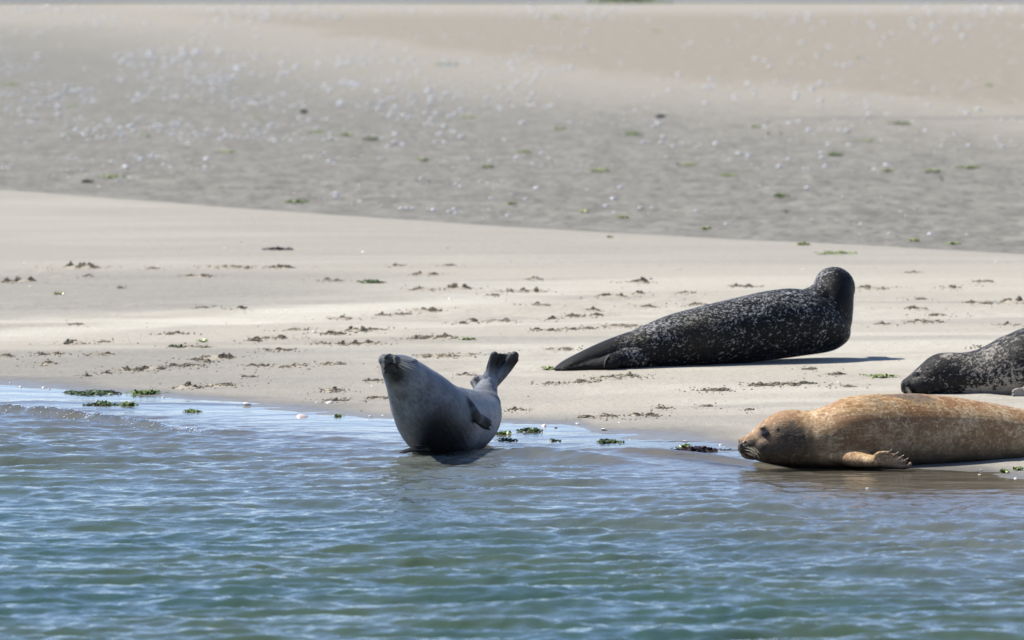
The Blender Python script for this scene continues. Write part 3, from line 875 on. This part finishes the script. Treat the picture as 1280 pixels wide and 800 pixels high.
# ================================================================== seal D: grey-black head from the right edge
def seal_D():
    D0 = gdist(1200, 494) + .16
    st = [(1127.0, 479, 489, .014), (1129.5, 475.5, 491.5, .030), (1135, 471.5, 492.8, .042), (1142, 465.5, 494, .052), (1148, 459, 495, .064), (1154, 453.3, 495.5, .076), (1162, 446.8, 496, .088),
          (1171, 442.6, 496, .098), (1182, 440.8, 496, .105), (1194, 440.8, 496.5, .112), (1206, 440.3, 497, .124), (1223.5, 436.3, 498, .145), (1238, 429, 499, .165), (1251, 421.8, 500, .185), (1264, 416.3, 500.5, .20),
          (1282, 410, 501, .215), (1320, 404, 501, .225), (1370, 405, 500, .22), (1420, 416, 498, .19), (1460, 434, 496, .14), (1490, 453, 495, .09), (1510, 467, 494.5, .06), (1520, 475, 494, .03)]
    sh = Shape(); C = side_loft(sh, [(a, b, c, D0 + max(0, a - 1300) * .0012, w) for a, b, c, w in st], 2.3, 36)
    for q in (-1, 1):
        sh.ellip(PX(1136, 483.5, D0 + q * .032), (.038, .028, .032))
        sh.ellip(PX(1149, 466.5, D0 + q * .040), (.030, .018, .015))
        sh.ellip(PX(1158, 481, D0 + q * .055), (.07, .04, .055))
        b = PX(1505, 475, D0 + .25 + q * .03)
        sh.fan(b, [PX(1560, 468 + 6 * k, D0 + .28 + q * (.05 + .01 * k)) for k in range(-2, 3)], .035, [.013] * 5, (0, -1, 0), .5)
    sh.ellip(PX(1133, 478, D0), (.020, .024, .018))
    Df = D0 - .23
    hand = PX(1283, 491, Df)
    sh.tube([PX(1300, 476, D0 - .12), PX(1292, 484, Df), hand], [.055, .045, .036], (0, -.6, 1), .8)
    for i, (a, b) in enumerate(((1268, 489), (1267.5, 494), (1270, 498), (1276, 500.5), (1283, 501.5))):
        sh.tube([hand, PX(a + 6, b - 1, Df - .02), PX(a, b, Df - .02)], [.026, .016, .010], (0, -.5, 1), 1)
    me = sh.build("body", 0.0055, 4); ripple(me, 0.0018, 18, 4)
    H = Hit(me)
    V, fur = coat_coords(me, C, (0, 0, 1))
    ec = H.px(1146.5, 467.3)
    fattr(me, "dark", np.clip(.8 * blob(V, H.px(1131, 482)[0], .04) + .7 * blob(V, H.px(1150, 486)[0], .04) + .5 * blob(V, H.px(1162, 448)[0], .03) + .25 * blob(V, H.px(1200, 482)[0], .09), 0, 1))
    low = (1 - sstep(PX(0, 490, D0).z, PX(0, 478, D0).z, V[:, 2])) * sstep(PX(1190, 0, D0).x, PX(1215, 0, D0).x, V[:, 0])
    fattr(me, "pale", np.clip(1.0 * low + .45 * blob(V, H.px(1235, 460)[0], .12) + .9 * blob(V, H.px(1185, 443)[0], .035) + 1.3 * blob(V, PX(1276, 494, Df), .08) + .7 * blob(V, H.px(1146, 468)[0], .022), 0, 1.2))
    root = seal_root("harbor_seal", (float(C[60][0]), float(C[60][1]), float(ground(C[60][0], C[60][1]))),
                     "dark mottled grey seal with its head flat on the sand behind the orange seal")
    part("body", me, coat("coat_mottled", mat_D, 0.20), root)
    eye_part(root, ec[0], ec[1], (1, 0, .25), .0165, .0075)
    a, nv = H.near(PX(1146.5, 467.3, D0 + .12)); eye_part(root, a, nv, (1, 0, .25), .0165, .0075)
    ea, en = H.px(1160.5, 461.5); s = Shape(); s.ellip(ea - en * .002, (.008, .004, .007)); part("ear_hole", new_mesh("ear_hole", s.V, s.F), MOUTH, root)
    nb, nn = H.px(1129.5, 479.5); s = Shape(); s.ellip(nb - nn * .004, (.009, .012, .010)); part("nose", new_mesh("nose", s.V, s.F), NOSE, root)
    lp = [H.px(*q)[0] for q in ((1129, 488.5), (1134, 490), (1140, 491), (1147, 490), (1152, 488))]; lp = [a for a in lp if a]
    part("mouth", tube_mesh("mouth", lp, [.002] * len(lp), seg=6, n=3), MOUTH, root)
    for i in range(9):
        q = H.px(1132.5 + (i % 3) * 1.6, 484 + (i // 3) * 2)[0]
        if q: whisker(root, q, (.55, -.5, -.55 - .1 * (i % 3)), random.uniform(.03, .055), .1, .0006)
    for i, (a, b) in enumerate(((1268, 489), (1267.5, 494), (1270, 498), (1276, 500.5))):
        claw(root, PX(a + .5, b + .5, Df - .03), (-.5, -.2, -.4), .020, .004)
    return root

seal_A(); seal_B(); seal_C(); seal_D()

# ------------------------------------------------------------------ crumbled sand clumps
def ico(level):
    bm = bmesh.new(); bmesh.ops.create_icosphere(bm, subdivisions=level, radius=1)
    V = np.array([v.co[:] for v in bm.verts]); Fc = [tuple(v.index for v in f.verts) for f in bm.faces]; bm.free(); return V, Fc
ICO = {1: ico(1), 2: ico(2)}
def crumbs(cx, cy, spots, base=None):
    """spots: (dx, dy, z, r) -> irregular grains joined in one mesh"""
    VV = []; FF = []; o = 0
    for dx, dy, z, r in spots:
        Vb, Fb = ICO[2] if r > 0.02 else ICO[1]
        ph = rng.rand(3) * 6.28; w = rng.randn(3, 3) * 1.8
        dis = 1 + 0.22 * (np.sin(Vb @ w[0] + ph[0]) + np.sin(Vb @ w[1] * 1.6 + ph[1])) 
        V = Vb * dis[:, None] * r * np.array([1.25, 1.1, 0.85]) + np.array([dx, dy, z])
        VV.append(V); FF += [tuple(i + o for i in f) for f in Fb]; o += len(V)
    return np.vstack(VV), FF
CRUMB = simple("damp_sand_crumbs", (0.27, 0.235, 0.175), 0.9, 0.2, 220, var=(90, (0.17, 0.148, 0.108)))
CRUMBL = simple("pale_sand_crumbs", (0.36, 0.315, 0.245), 0.9, 0.2, 220, var=(90, (0.25, 0.215, 0.16)))
CRUMBB = simple("disturbed_sand", (0.44, 0.395, 0.315), 0.9, 0.2, 160, var=(60, (0.36, 0.32, 0.25)))
CLUMPS = [(102,331,38,9,1),(10,350,14,7,1),(31,349,20,7,1),(112,344,7,4,1),(192,335,10,3,0),(247,344,28,4,1),(287,333,50,3,0),(151,359,4,3,1),
(300,384,10,4,1),(94,427,20,8,1),(130,427,12,2,0),(217,416,30,4,1),(242,433,30,3,0),(48,442,10,4,1),(71,442,16,4,1),(60,453,16,6,0),(5,444,12,5,0),
(135,442,12,4,1),(119,443,18,3,0),(160,461,26,7,1),(190,459,25,6,1),(222,456,15,5,1),(240,456,25,4,0),(272,445,36,7,1),(247,449,10,3,1),(262,452,7,3,1),
(315,456,6,3,1),(310,471,7,2,1),(232,482,28,9,1),(275,481,32,3,1),(107,469,4,3,1),(131,466,9,3,1),(315,425,15,3,1),(340,333,4,3,1),(356,333,15,5,1),
(407,349,15,5,0),(422,350,7,3,0),(530,341,25,5,0),(530,360,24,5,0),(570,358,28,8,1),(635,362,10,7,0),(615,368,8,3,0),(497,331,8,3,0),(532,387,33,6,1),
(502,392,14,3,0),(480,393,14,3,0),(424,397,24,4,0),(588,400,10,6,1),(577,403,5,3,1),(620,400,25,3,0),(415,416,28,4,1),(445,412,18,7,1),(472,411,18,3,1),
(335,422,34,4,1),(370,412,25,3,0),(547,420,42,5,1),(517,422,14,4,0),(427,428,5,6,1),(440,428,14,5,1),(460,428,16,5,1),(405,429,14,3,0),(350,437,24,4,1),
(331,437,4,3,1),(414,454,26,3,0),(366,457,26,3,0),(327,457,12,2,1),(467,475,15,3,1),(558,444,62,3,0),(585,468,20,3,0),(412,487,18,4,1),(670,347,14,7,1),
(651,362,18,6,0),(671,362,20,7,1),(797,350,18,9,1),(765,369,28,6,1),(797,366,12,4,1),(810,382,14,4,0),(740,386,14,5,1),(675,380,18,4,0),(722,394,16,4,1),
(691,397,5,4,1),(750,393,6,3,1),(735,410,8,3,1),(708,411,20,4,0),(690,412,6,3,1),(670,412,10,3,1),(777,407,40,3,0),(882,379,28,5,0),(939,357,12,4,1),
(922,357,8,3,1),(700,436,30,2.5,0),(780,470,30,4,1),(735,476,26,4,1),(690,479,16,4,0),(950,480,24,5,1),(1090,359,36,5,1),(1187,358,12,5,0),(1230,351,16,3,1),
(1270,375,26,9,1),(1145,384,22,4,1),(1151,373,12,3,0),(1172,393,16,3,1),(1225,378,28,3,1),(1150,401,26,4,0),(1170,402,12,3,1),(1265,405,16,4,1),
(1105,404,14,4,0),(1222,434,6,2,1),(1047,467,18,3,1),(1010,461,12,2,1),(980,480,30,4,1),(1007,478,12,4,1),(641,512,7,3,1),(650,512,7,3,1),(733,521,14,3,1),
(760,520,22,3,1),(794,518,8,5,1),(812,519,18,4,1),(831,510,10,3,1),(895,487,26,3,1),(757,472,30,5,1),(783,468,16,4,1),(881,507,8,4,0),(421,500,22,3,1),
(474,497,20,3,1),(412,489,12,4,0),(892,488,16,3,1),(938,512,8,2,1),(1060,483,10,2,0),(860,365,14,3,0),(250,384,14,2,0),(96,405,8,2,0),(1140,340,10,2,0),(560,331,10,2,0)]
SPECIAL = {(102,331):"large dark crumbled ridge of sand near the left edge, farthest up the beach", (94,427):"dark sand lump topped by a black crumb left of the long pale sand streak",
(570,358):"tall crumbled sand heap right of the green weed tuft on the upper beach", (797,350):"upright knob of sand standing above the black seal's trailing flippers",
(1270,375):"big dark sand lump at the right edge behind the mottled seal", (232,482):"wide loose patch of crumbled sand by the bright green weed at the waterline",
(272,445):"dense row of dark sand crumbs uphill from the waterline on the left", (547,420):"long dark row of sand crumbs just above the grey seal's raised head",
(421,500):"long flat sand crumb streak on damp sand left of the grey seal", (1090,359):"long sand crumb ridge just right of the black seal's raised head",
(765,369):"thick sand crumb heap below the upright sand knob", (671,362):"rounded sand heap beside a curved sand slab, right of the beach centre",
(588,400):"small round lump of sand between the grey seal and the upper heaps"}
CM = {}
allspots = []
for (px, py, w, h, dk) in CLUMPS:
    P = gpoint(px, py + h * 0.35)
    s = P.y / F
    W = w * s * 1.12; Hh = h * s * 1.2
    dp = min(0.5, max(0.07, W * 1.1))
    n = int(10 + w * (2.8 + 0.7 * h))
    spots = []
    # two to five sub-lumps along the streak, crumbs gather round them
    nl = int(1 + w / 7); lc = [(rng.uniform(-.42, .42), rng.uniform(-.4, .4), rng.uniform(.35, 1)) for _ in range(nl)]
    lc[rng.randint(nl)] = (lc[0][0], lc[0][1], 1.0)
    for i in range(n):
        if rng.rand() < 0.72:
            lx, ly, lh = lc[rng.randint(nl)]
            sx = min(.5, 3.2 / w); gx, gy = rng.randn(), rng.randn()
            u = lx + gx * sx; v = ly + gy * .16; env = math.exp(-(gx * gx + gy * gy) * .6) * lh
        else:
            u = rng.uniform(-.55, .55); v = rng.uniform(-.5, .5); env = 0.08
        x = u * W; y = v * dp
        r = 0.0030 + 0.0052 * rng.rand() ** 2.2 * (1 + .5 * env)
        top = Hh * 0.80 * env
        z = rng.rand() * top
        gz = float(ground(P.x + x, P.y + y)) - P.z
        spots.append((x, y, gz + z + r * 0.15, r))
        zz = z - r * 1.3
        while zz > 0:
            spots.append((x + rng.randn() * r * .5, y + rng.randn() * r * .5, gz + zz, r * 1.3)); zz -= r * 1.5
    V, Fc = crumbs(0, 0, spots)
    ncr = len(Fc)
    # the disturbed sand under the crumbs
    gxs = np.linspace(-.75, .75, 15); gys = np.linspace(-.95, .95, 11); GX, GY = np.meshgrid(gxs, gys)
    gx = GX * W; gy = GY * dp; rr = np.sqrt((GX / .75) ** 2 + (GY / .95) ** 2)
    mz = ground(P.x + gx, P.y + gy) - P.z + (0.004 + Hh * 0.22) * (1 - rr ** 2) * (1 + 1.1 * fbm(gx * 40 + px, gy * 14 + py, 3)) - 0.004 - 0.03 * sstep(.85, 1.05, rr)
    o0 = len(V); V = np.vstack([V, np.stack([gx, gy, mz], -1).reshape(-1, 3)])
    Fc = Fc + [(o0 + j * 15 + i, o0 + j * 15 + i + 1, o0 + (j + 1) * 15 + i + 1, o0 + (j + 1) * 15 + i) for j in range(10) for i in range(14)]
    me = new_mesh("sand_clump", V, Fc)
    me.materials.append(CRUMB if dk else CRUMBL); me.materials.append(CRUMBB)
    me.polygons.foreach_set("material_index", [0] * ncr + [1] * (len(Fc) - ncr))
    o = link("sand_clump", me, None, loc=P)
    lab = SPECIAL.get((px, py))
    if lab: tag(o, lab, "sand clump", "crumbled sand clumps on the beach")
    else: tag(o, "small low clump of %s sand crumbs among the streaks on the pale beach" % ("dark damp" if dk else "pale dry"), "sand clump", "crumbled sand clumps on the beach")
    allspots.append((P.x, P.y, W))
# loose crumbs between them: nobody could count these
spots = []
for (x0, y0, W) in allspots:
    for i in range(int(14 + W * 260)):
        x = x0 + rng.randn() * (W * 0.5 + 0.03); y = y0 + rng.randn() * 0.13
        if y - shoreD(x) < 0.25: continue
        r = 0.0022 + 0.0045 * rng.rand() ** 3
        spots.append((x, y, float(ground(x, y)) + r * .3, r))
for i in range(260):
    x = rng.uniform(-3.6, 4.0); y = rng.uniform(33, 50)
    if y - shoreD(x) < 0.3: continue
    r = 0.002 + 0.004 * rng.rand() ** 3; spots.append((x, y, float(ground(x, y)) + r * .3, r))
V, Fc = crumbs(0, 0, spots)
o = link("sand_crumbs", new_mesh("sand_crumbs", V, Fc), CRUMBL)
tag(o, "loose sand crumbs scattered over the pale beach", "sand crumbs", kind='stuff')

# ------------------------------------------------------------------ seaweed
def weed_mesh(W, Dp, Hh, n, bw=0.012, seed=0, curl=1.0):
    r = np.random.RandomState(seed); VV = []; FF = []
    for i in range(n):
        x = np.clip(r.randn() * 0.26, -.5, .5) * W; y = np.clip(r.randn() * .3, -.5, .5) * Dp
        th = r.rand() * 6.28; L = 0.035 + 0.05 * r.rand(); L *= min(1.6, 0.6 + W * 3); L = min(L, .45 * W + .01)
        env = max(0.12, 1 - (2 * x / W) ** 2) * Hh
        k = 6; o = len(VV); w = bw * (.6 + .8 * r.rand()); tz = r.rand() * env
        ph = r.rand() * 6.28; a2 = th
        px_, py_ = x, y
        for j in range(k):
            t = j / (k - 1)
            a2 += r.randn() * .5 * curl
            px_ += math.cos(a2) * L / k; py_ += math.sin(a2) * L / k
            z = 0.002 + tz * math.sin(t * 2.6 + .2) + .004 * math.sin(ph + 5 * t) + 0.004
            ww = w * math.sin(math.pi * (0.12 + .8 * t)) 
            tilt = r.randn() * .5
            nx, ny = -math.sin(a2), math.cos(a2)
            VV.append((px_ + nx * ww, py_ + ny * ww, max(0.0, z + tilt * ww))); VV.append((px_ - nx * ww, py_ - ny * ww, max(0.0, z - tilt * ww)))
        for j in range(k - 1):
            FF.append((o + 2 * j, o + 2 * j + 1, o + 2 * j + 3, o + 2 * j + 2))
    return new_mesh("weed", VV, FF)
def weed_mat(name, c1, c2):
    m = NT(name); n = m.noise(m.obj(), 45, 3, .6)
    m.l(m.mix(m.step(n, .35, .65), c1, c2), m.bsdf.inputs["Base Color"]); m.bsdf.inputs["Roughness"].default_value = .35
    return m.m
WG = weed_mat("sea_lettuce", (0.060, 0.100, 0.018), (0.17, 0.25, 0.040))
WD = weed_mat("dark_green_weed", (0.025, 0.04, 0.015), (0.09, 0.14, 0.03))
WR = weed_mat("red_brown_weed", (0.045, 0.018, 0.018), (0.018, 0.010, 0.010))
WP = weed_mat("faded_green_weed", (0.24, 0.30, 0.10), (0.33, 0.38, 0.16))
WEEDS = [(116,491,52,3,WD,"dark kelp strip lying along the waterline at far left"),
 (182,491.5,34,3,WG,"bright green weed streak on wet sand at the left waterline"),
 (127,504,24,8,WD,"dark green weed clump with shells in shallow water near left edge"),
 (160,505.5,18,5,WG,"green weed clump holding a pinkish shell in left shallows"),
 (241,514,13,4,WG,"tiny green weed sprig floating alone in the shallows"),
 (630,541,14,6,WG,"bright green weed clump touching the grey seal's right side"),
 (633,550,15,6,WD,"lower dark green weed clump right of the grey seal's belly"),
 (663,538,18,6,WD,"dark weed clump with rounded end in film of water right of grey seal"),
 (760,552.5,22,2.5,WD,"flat dark weed strip between grey seal and orange seal"),
 (874,562,44,5,WR,"red brown kelp strand left of the orange seal's nose"),
 (857,558,13,9,WG,"green weed ball resting on the red brown kelp"),
 (424,520,7,2,WG,"tiny green weed bit at the waterline left of grey seal"),
 (692,551,9,2,WD,"small dark weed bit afloat right of the lower weed clump"),
 (1257,591,7,2,WG,"small green weed bit on wet sand below orange seal's hind body"),
 (1275,588,6,2,WG,"green weed bit at the right frame edge below the orange seal"),
 (464,352,22,6,WD,"dark green weed mound on the upper beach left of centre"),
 (220,433,13,5,WD,"green weed lump on sand uphill of the left crumb rows"),
 (72,367.5,9,2,WP,"thin green weed strand on damp sand at the upper left"),
 (684,461,11,4,WP,"pale green weed tuft left of the black seal's flipper tips"),
 (1100,471,26,2.5,WP,"thin green weed strand between black seal and mottled seal's head"),
 (1044,316.5,40,1.6,WP,"long thin green strand near the far beach crest"),
 (762,296,5,3,WP,"tiny green weed speck near the beach crest"),
 (252,427,9,2,WP,"small green weed flake beside the left crumb rows"),
 (586,424,13,3,WP,"faint green weed film above the grey seal's back"),
 (347,311,28,4,WR,"dark flat weed patch on smooth upper beach, farthest from the water")]
for i, (px, py, w, h, mt, lab) in enumerate(WEEDS):
    P = gpoint(px, py + h * .3)
    if P.z < 0: P.z = -0.004
    s = P.y / F; W = w * s
    me = weed_mesh(W, min(.5, max(.06, W * (1.3 if h < 4 else .7))), h * s * .55, int(16 + w * 1.3), .006 if w < 15 else .008, i)
    o = link("seaweed", me, mt, loc=P); tag(o, lab, "seaweed", "seaweed bits along the beach")

# ------------------------------------------------------------------ shells
SHELL = simple("white_shell", (0.80, 0.77, 0.72), 0.25, .6, None, (120, (0.62, 0.55, 0.50)))
SHELLP = simple("pink_shell", (0.66, 0.50, 0.42), 0.3, .6, None, (90, (0.80, 0.72, 0.66)))
def shell_mesh(R, seed, open_=True):
    """half of a cockle: ribbed dome, hollow, with thickness"""
    r = np.random.RandomState(seed); V = []; Fc = []; nu, nv = 8, 18
    for L, sc in ((0, 1.0), (1, .86)):
        for i in range(nu + 1):
            a = (i / nu) * math.pi / 2
            for k in range(nv):
                b = 2 * math.pi * k / nv
                rib = 1 + .05 * math.cos(b * 9)
                rr = math.sin(a) * rib * (1 + .18 * math.cos(b))
                V.append((rr * math.cos(b) * R * sc * 1.1, rr * math.sin(b) * R * sc, math.cos(a) * R * .55 * sc))
    off = (nu + 1) * nv
    for L in (0, 1):
        for i in range(nu):
            for k in range(nv):
                q = [L * off + i * nv + k, L * off + i * nv + (k + 1) % nv, L * off + (i + 1) * nv + (k + 1) % nv, L * off + (i + 1) * nv + k]
                Fc.append(tuple(q if L else q[::-1]))
    for k in range(nv):
        Fc.append((nu * nv + k, nu * nv + (k + 1) % nv, off + nu * nv + (k + 1) % nv, off + nu * nv + k))
    return new_mesh("shell", V, Fc)
SHP = [shell_mesh(1.0, i) for i in range(3)]
for me in SHP: me.materials.append(SHELL)
SHPP = shell_mesh(1.0, 9); SHPP.materials.append(SHELLP)
SH = [(309,507,10,"white crescent shell at the left waterline, largest of the shells"),(376,521,13,"pinkish white open shell in water at left of grey seal"),
 (161,504,9,"pale pink shell on the green weed clump in left shallows"),(133,505,7,"white shell inside the dark weed clump in left shallows"),
 (857,553,6,"pale shell perched on the green weed ball"),(755,538.5,7,"white shell on wet sand beside the tongue of water, right of centre"),
 (680,533,7,"pinkish shell in water film right of the dark rounded weed"),(412,504.5,8,"pale shell on the long sand crumb streak left of grey seal"),
 (393.5,416,6,"white shell on dry sand, midway up the left beach")]
SMALL = [(204,497,4),(281,311,4),(226,311,3),(301,302,3),(30,329,3),(559,310,4),(357,388,4),(454,315,4),(562,374,4),(465,483,3),(695,535,4),(723,531,5),
 (788,550,4),(774,529,3),(901,557,4),(395,504,3),(418,520,3),(462,521,4),(458,525,4),(492,526,4),(478,520,3),(12,480,4),(25,484,4),(53,485,4),(60,487,3),
 (1228,589.5,5),(1226,594,4),(1271,599,4),(1270,603,3),(1085,611,4),(1072,590,4),(1049,478,4),(814,349,4),(197,332,3),(318,466,3),(1246,327,3),(1004,337,3),(910,330,3),
 (704,544,3),(626,530,3),(850,337,3),(322,408,3),(37,358,3),(377,467,3)]
def place_shell(px, py, w, lab, grp, me, k):
    P = gpoint(px, py)
    if P.z < -0.012: P.z = -0.004
    R = w * P.y / F * .55
    o = bpy.data.objects.new("shell", me); COL.objects.link(o)
    r = np.random.RandomState(k)
    o.scale = (R, R, R); o.location = P + Vector((0, 0, R * .1)); o.rotation_euler = (r.uniform(-.5, .9), r.uniform(-.4, .4), r.rand() * 6.28)
    tag(o, lab, "shell", grp)
    return o
for k, (px, py, w, lab) in enumerate(SH):
    place_shell(px, py, w, lab, "larger seashells near the water", SHPP if ("pink" in lab) else SHP[k % 3], k + 100)
for k, (px, py, w) in enumerate(SMALL):
    place_shell(px, py, w, "tiny white shell fragment, a bright speck on the sand or at the water edge", "tiny white shell specks", SHP[k % 3], k)

# ------------------------------------------------------------------ weed tufts and shell litter on the flat behind
FAR = [(558,79,22,6,"dark green weed tuft alone on the pale far band"),(372,251,24,4,"green weed tuft hugging the beach crest at left"),(465,172,18,6,"brightest green weed tuft on the left far flat"),
 (432,167,16,4,0),(400,164,18,4,0),(285,189,24,4,0),(140,220,24,3,0),(790,166,26,6,"wide green weed tuft right of centre on the far flat"),(655,189,16,4,0),(750,212,20,4,0),
 (1044,191,15,8,"tallest green weed tuft on the right far flat"),(910,218,22,4,0),(975,243,14,7,"green weed tuft right of centre nearest the crest"),(860,205,20,3,0),(1125,153,24,4,"green weed tuft on the dark runnel at right"),(945,157,12,4,0),
 (1085,175,16,3,0),(1210,208,24,4,0),(1165,213,16,3,0),(730,264,9,3,0),(780,271,9,3,0),(883,285,9,3,0),(1143,300,9,3,0),(1192,304,12,3,0),(610,207,12,4,0),
 (695,20,12,5,0),(585,146,20,3,0),(182,168,10,4,0),(15,104,20,5,0),(1235,105,9,6,0),(822,38,12,4,0),(640,254,8,2,0),(240,122,14,3,0),(1075,72,10,4,0),(1005,305,9,3,0),
 (1110,213,12,3,0),(700,160,14,3,0),(530,199,12,3,0),(90,132,14,4,0),(320,146,16,3,0)]
for i, (px, py, w, h, lab) in enumerate(FAR):
    P = gpoint(px, py + h * .4); s = P.y / F; W = w * s; Hh = h * s * .9
    sc = max(1, W / .25)
    me = weed_mesh(W / sc, W / sc * 1.6, Hh / sc * .55, 46, .012, 200 + i)
    o = link("algae_tuft", me, WG if lab else WP, loc=P); o.scale = (sc, sc, sc)
    tag(o, lab or "small faint green weed tuft, out of focus on the grey tidal flat", "algae tuft", "green weed tufts on the tidal flat")
for (px, py, w, h, lab) in ((380,139,9,6,"dark brown lump on the grey flat at left"),(110,226,10,5,"dark lump on the flat just behind the crest at far left"),(825,145,10,5,"dark grey lump on the flat at right of centre")):
    P = gpoint(px, py + 2); s = P.y / F
    spots = [(rng.randn() * w * s * .25, rng.randn() * w * s * .25, rng.rand() * h * s * .6, w * s * .16) for k in range(26)]
    V, Fc = crumbs(0, 0, spots); o = link("mud_lump", new_mesh("mud_lump", V, Fc), simple("dark_mud", (.07, .06, .045), .7, .3, 60), loc=P)
    tag(o, lab, "mud lump")
P = gpoint(780, 4); P = PX(785, 3.2, 930); P.z = float(ground(P.x, P.y))
me = weed_mesh(1, .6, .05, 260, .04, 999); o = link("algae_mat", me, WG, loc=P); o.scale = (11, 30, 11)
tag(o, "long green algae mat at the far water's edge", "algae mat")

# shell litter glinting on the flat: nobody could count it
VV = []; FF = []
oo = 0
r = np.random.RandomState(21)
Vb, Fb = ICO[1]
cnt = 0
while cnt < 4300:
    py = r.uniform(6, 300); px = r.uniform(-150, 1430)
    D = F * CH / (py + 15); x = (px - 640) / F * D
    if D < crestD(x) + 4: continue
    dens = 0.22 + 1.0 * (1 - sstep(300, 900, px)) * sstep(55, 75, py) * (1 - sstep(150, 235, py)) + .5 * (1 - sstep(15, 45, py))
    dens *= np.clip(.05 + 3.2 * vnoise(np.array(px * .012 + py * .01), np.array(py * .09)) + .45, .05, 1.6)
    if px > 620 and py > 215: dens *= .35
    if r.rand() > dens: continue
    R = D / F * (.5 + 1.6 * r.rand() ** 3) * 1.9
    q = Vb * R * np.array([1.2, 1.2, .55]) * (1 + .10 * r.randn(12, 1)) + np.array([x, D, float(ground(x, D)) + R * .2])
    VV.append(q); FF += [tuple(i + oo for i in f) for f in Fb]; oo += 12; cnt += 1
o = link("shell_litter", new_mesh("shell_litter", np.vstack(VV), FF, True), simple("bleached_shell", (.85, .83, .79), .10, 1.0))
tag(o, "glinting shell litter strewn over the grey tidal flat", "shell litter", kind='stuff')

# white beads added in place of sun glints on the crest of the little breaker: nobody could count it
VV = []; FF = []; oo = 0
r = np.random.RandomState(5)
rp = [(-2.9, 33.6), (-2.6, 33.45), (-2.1, 32.75), (-1.6, 31.85), (-1.35, 31.68)]
for i in range(420):
    x = -2.9 + 1.55 * r.rand() ** 1.5; y = np.interp(x, [a for a, b in rp], [b for a, b in rp]) + r.randn() * .09
    R = 0.0022 + 0.0035 * r.rand() ** 2
    z = float(water_z(np.array([[x]]), np.array([[y]]))[0, 0])
    q = Vb * R * np.array([1.5, 1.2, .6]) + np.array([x, y, z + R * .2])
    VV.append(q); FF += [tuple(k + oo for k in f) for f in Fb]; oo += 12
o = link("wave_glints", new_mesh("wave_glints", np.vstack(VV), FF, True), simple("glints", (.85, .87, .88), .15, .8))
tag(o, "white beads standing in for sun glints along the little breaker at the left", "glints", kind='stuff')
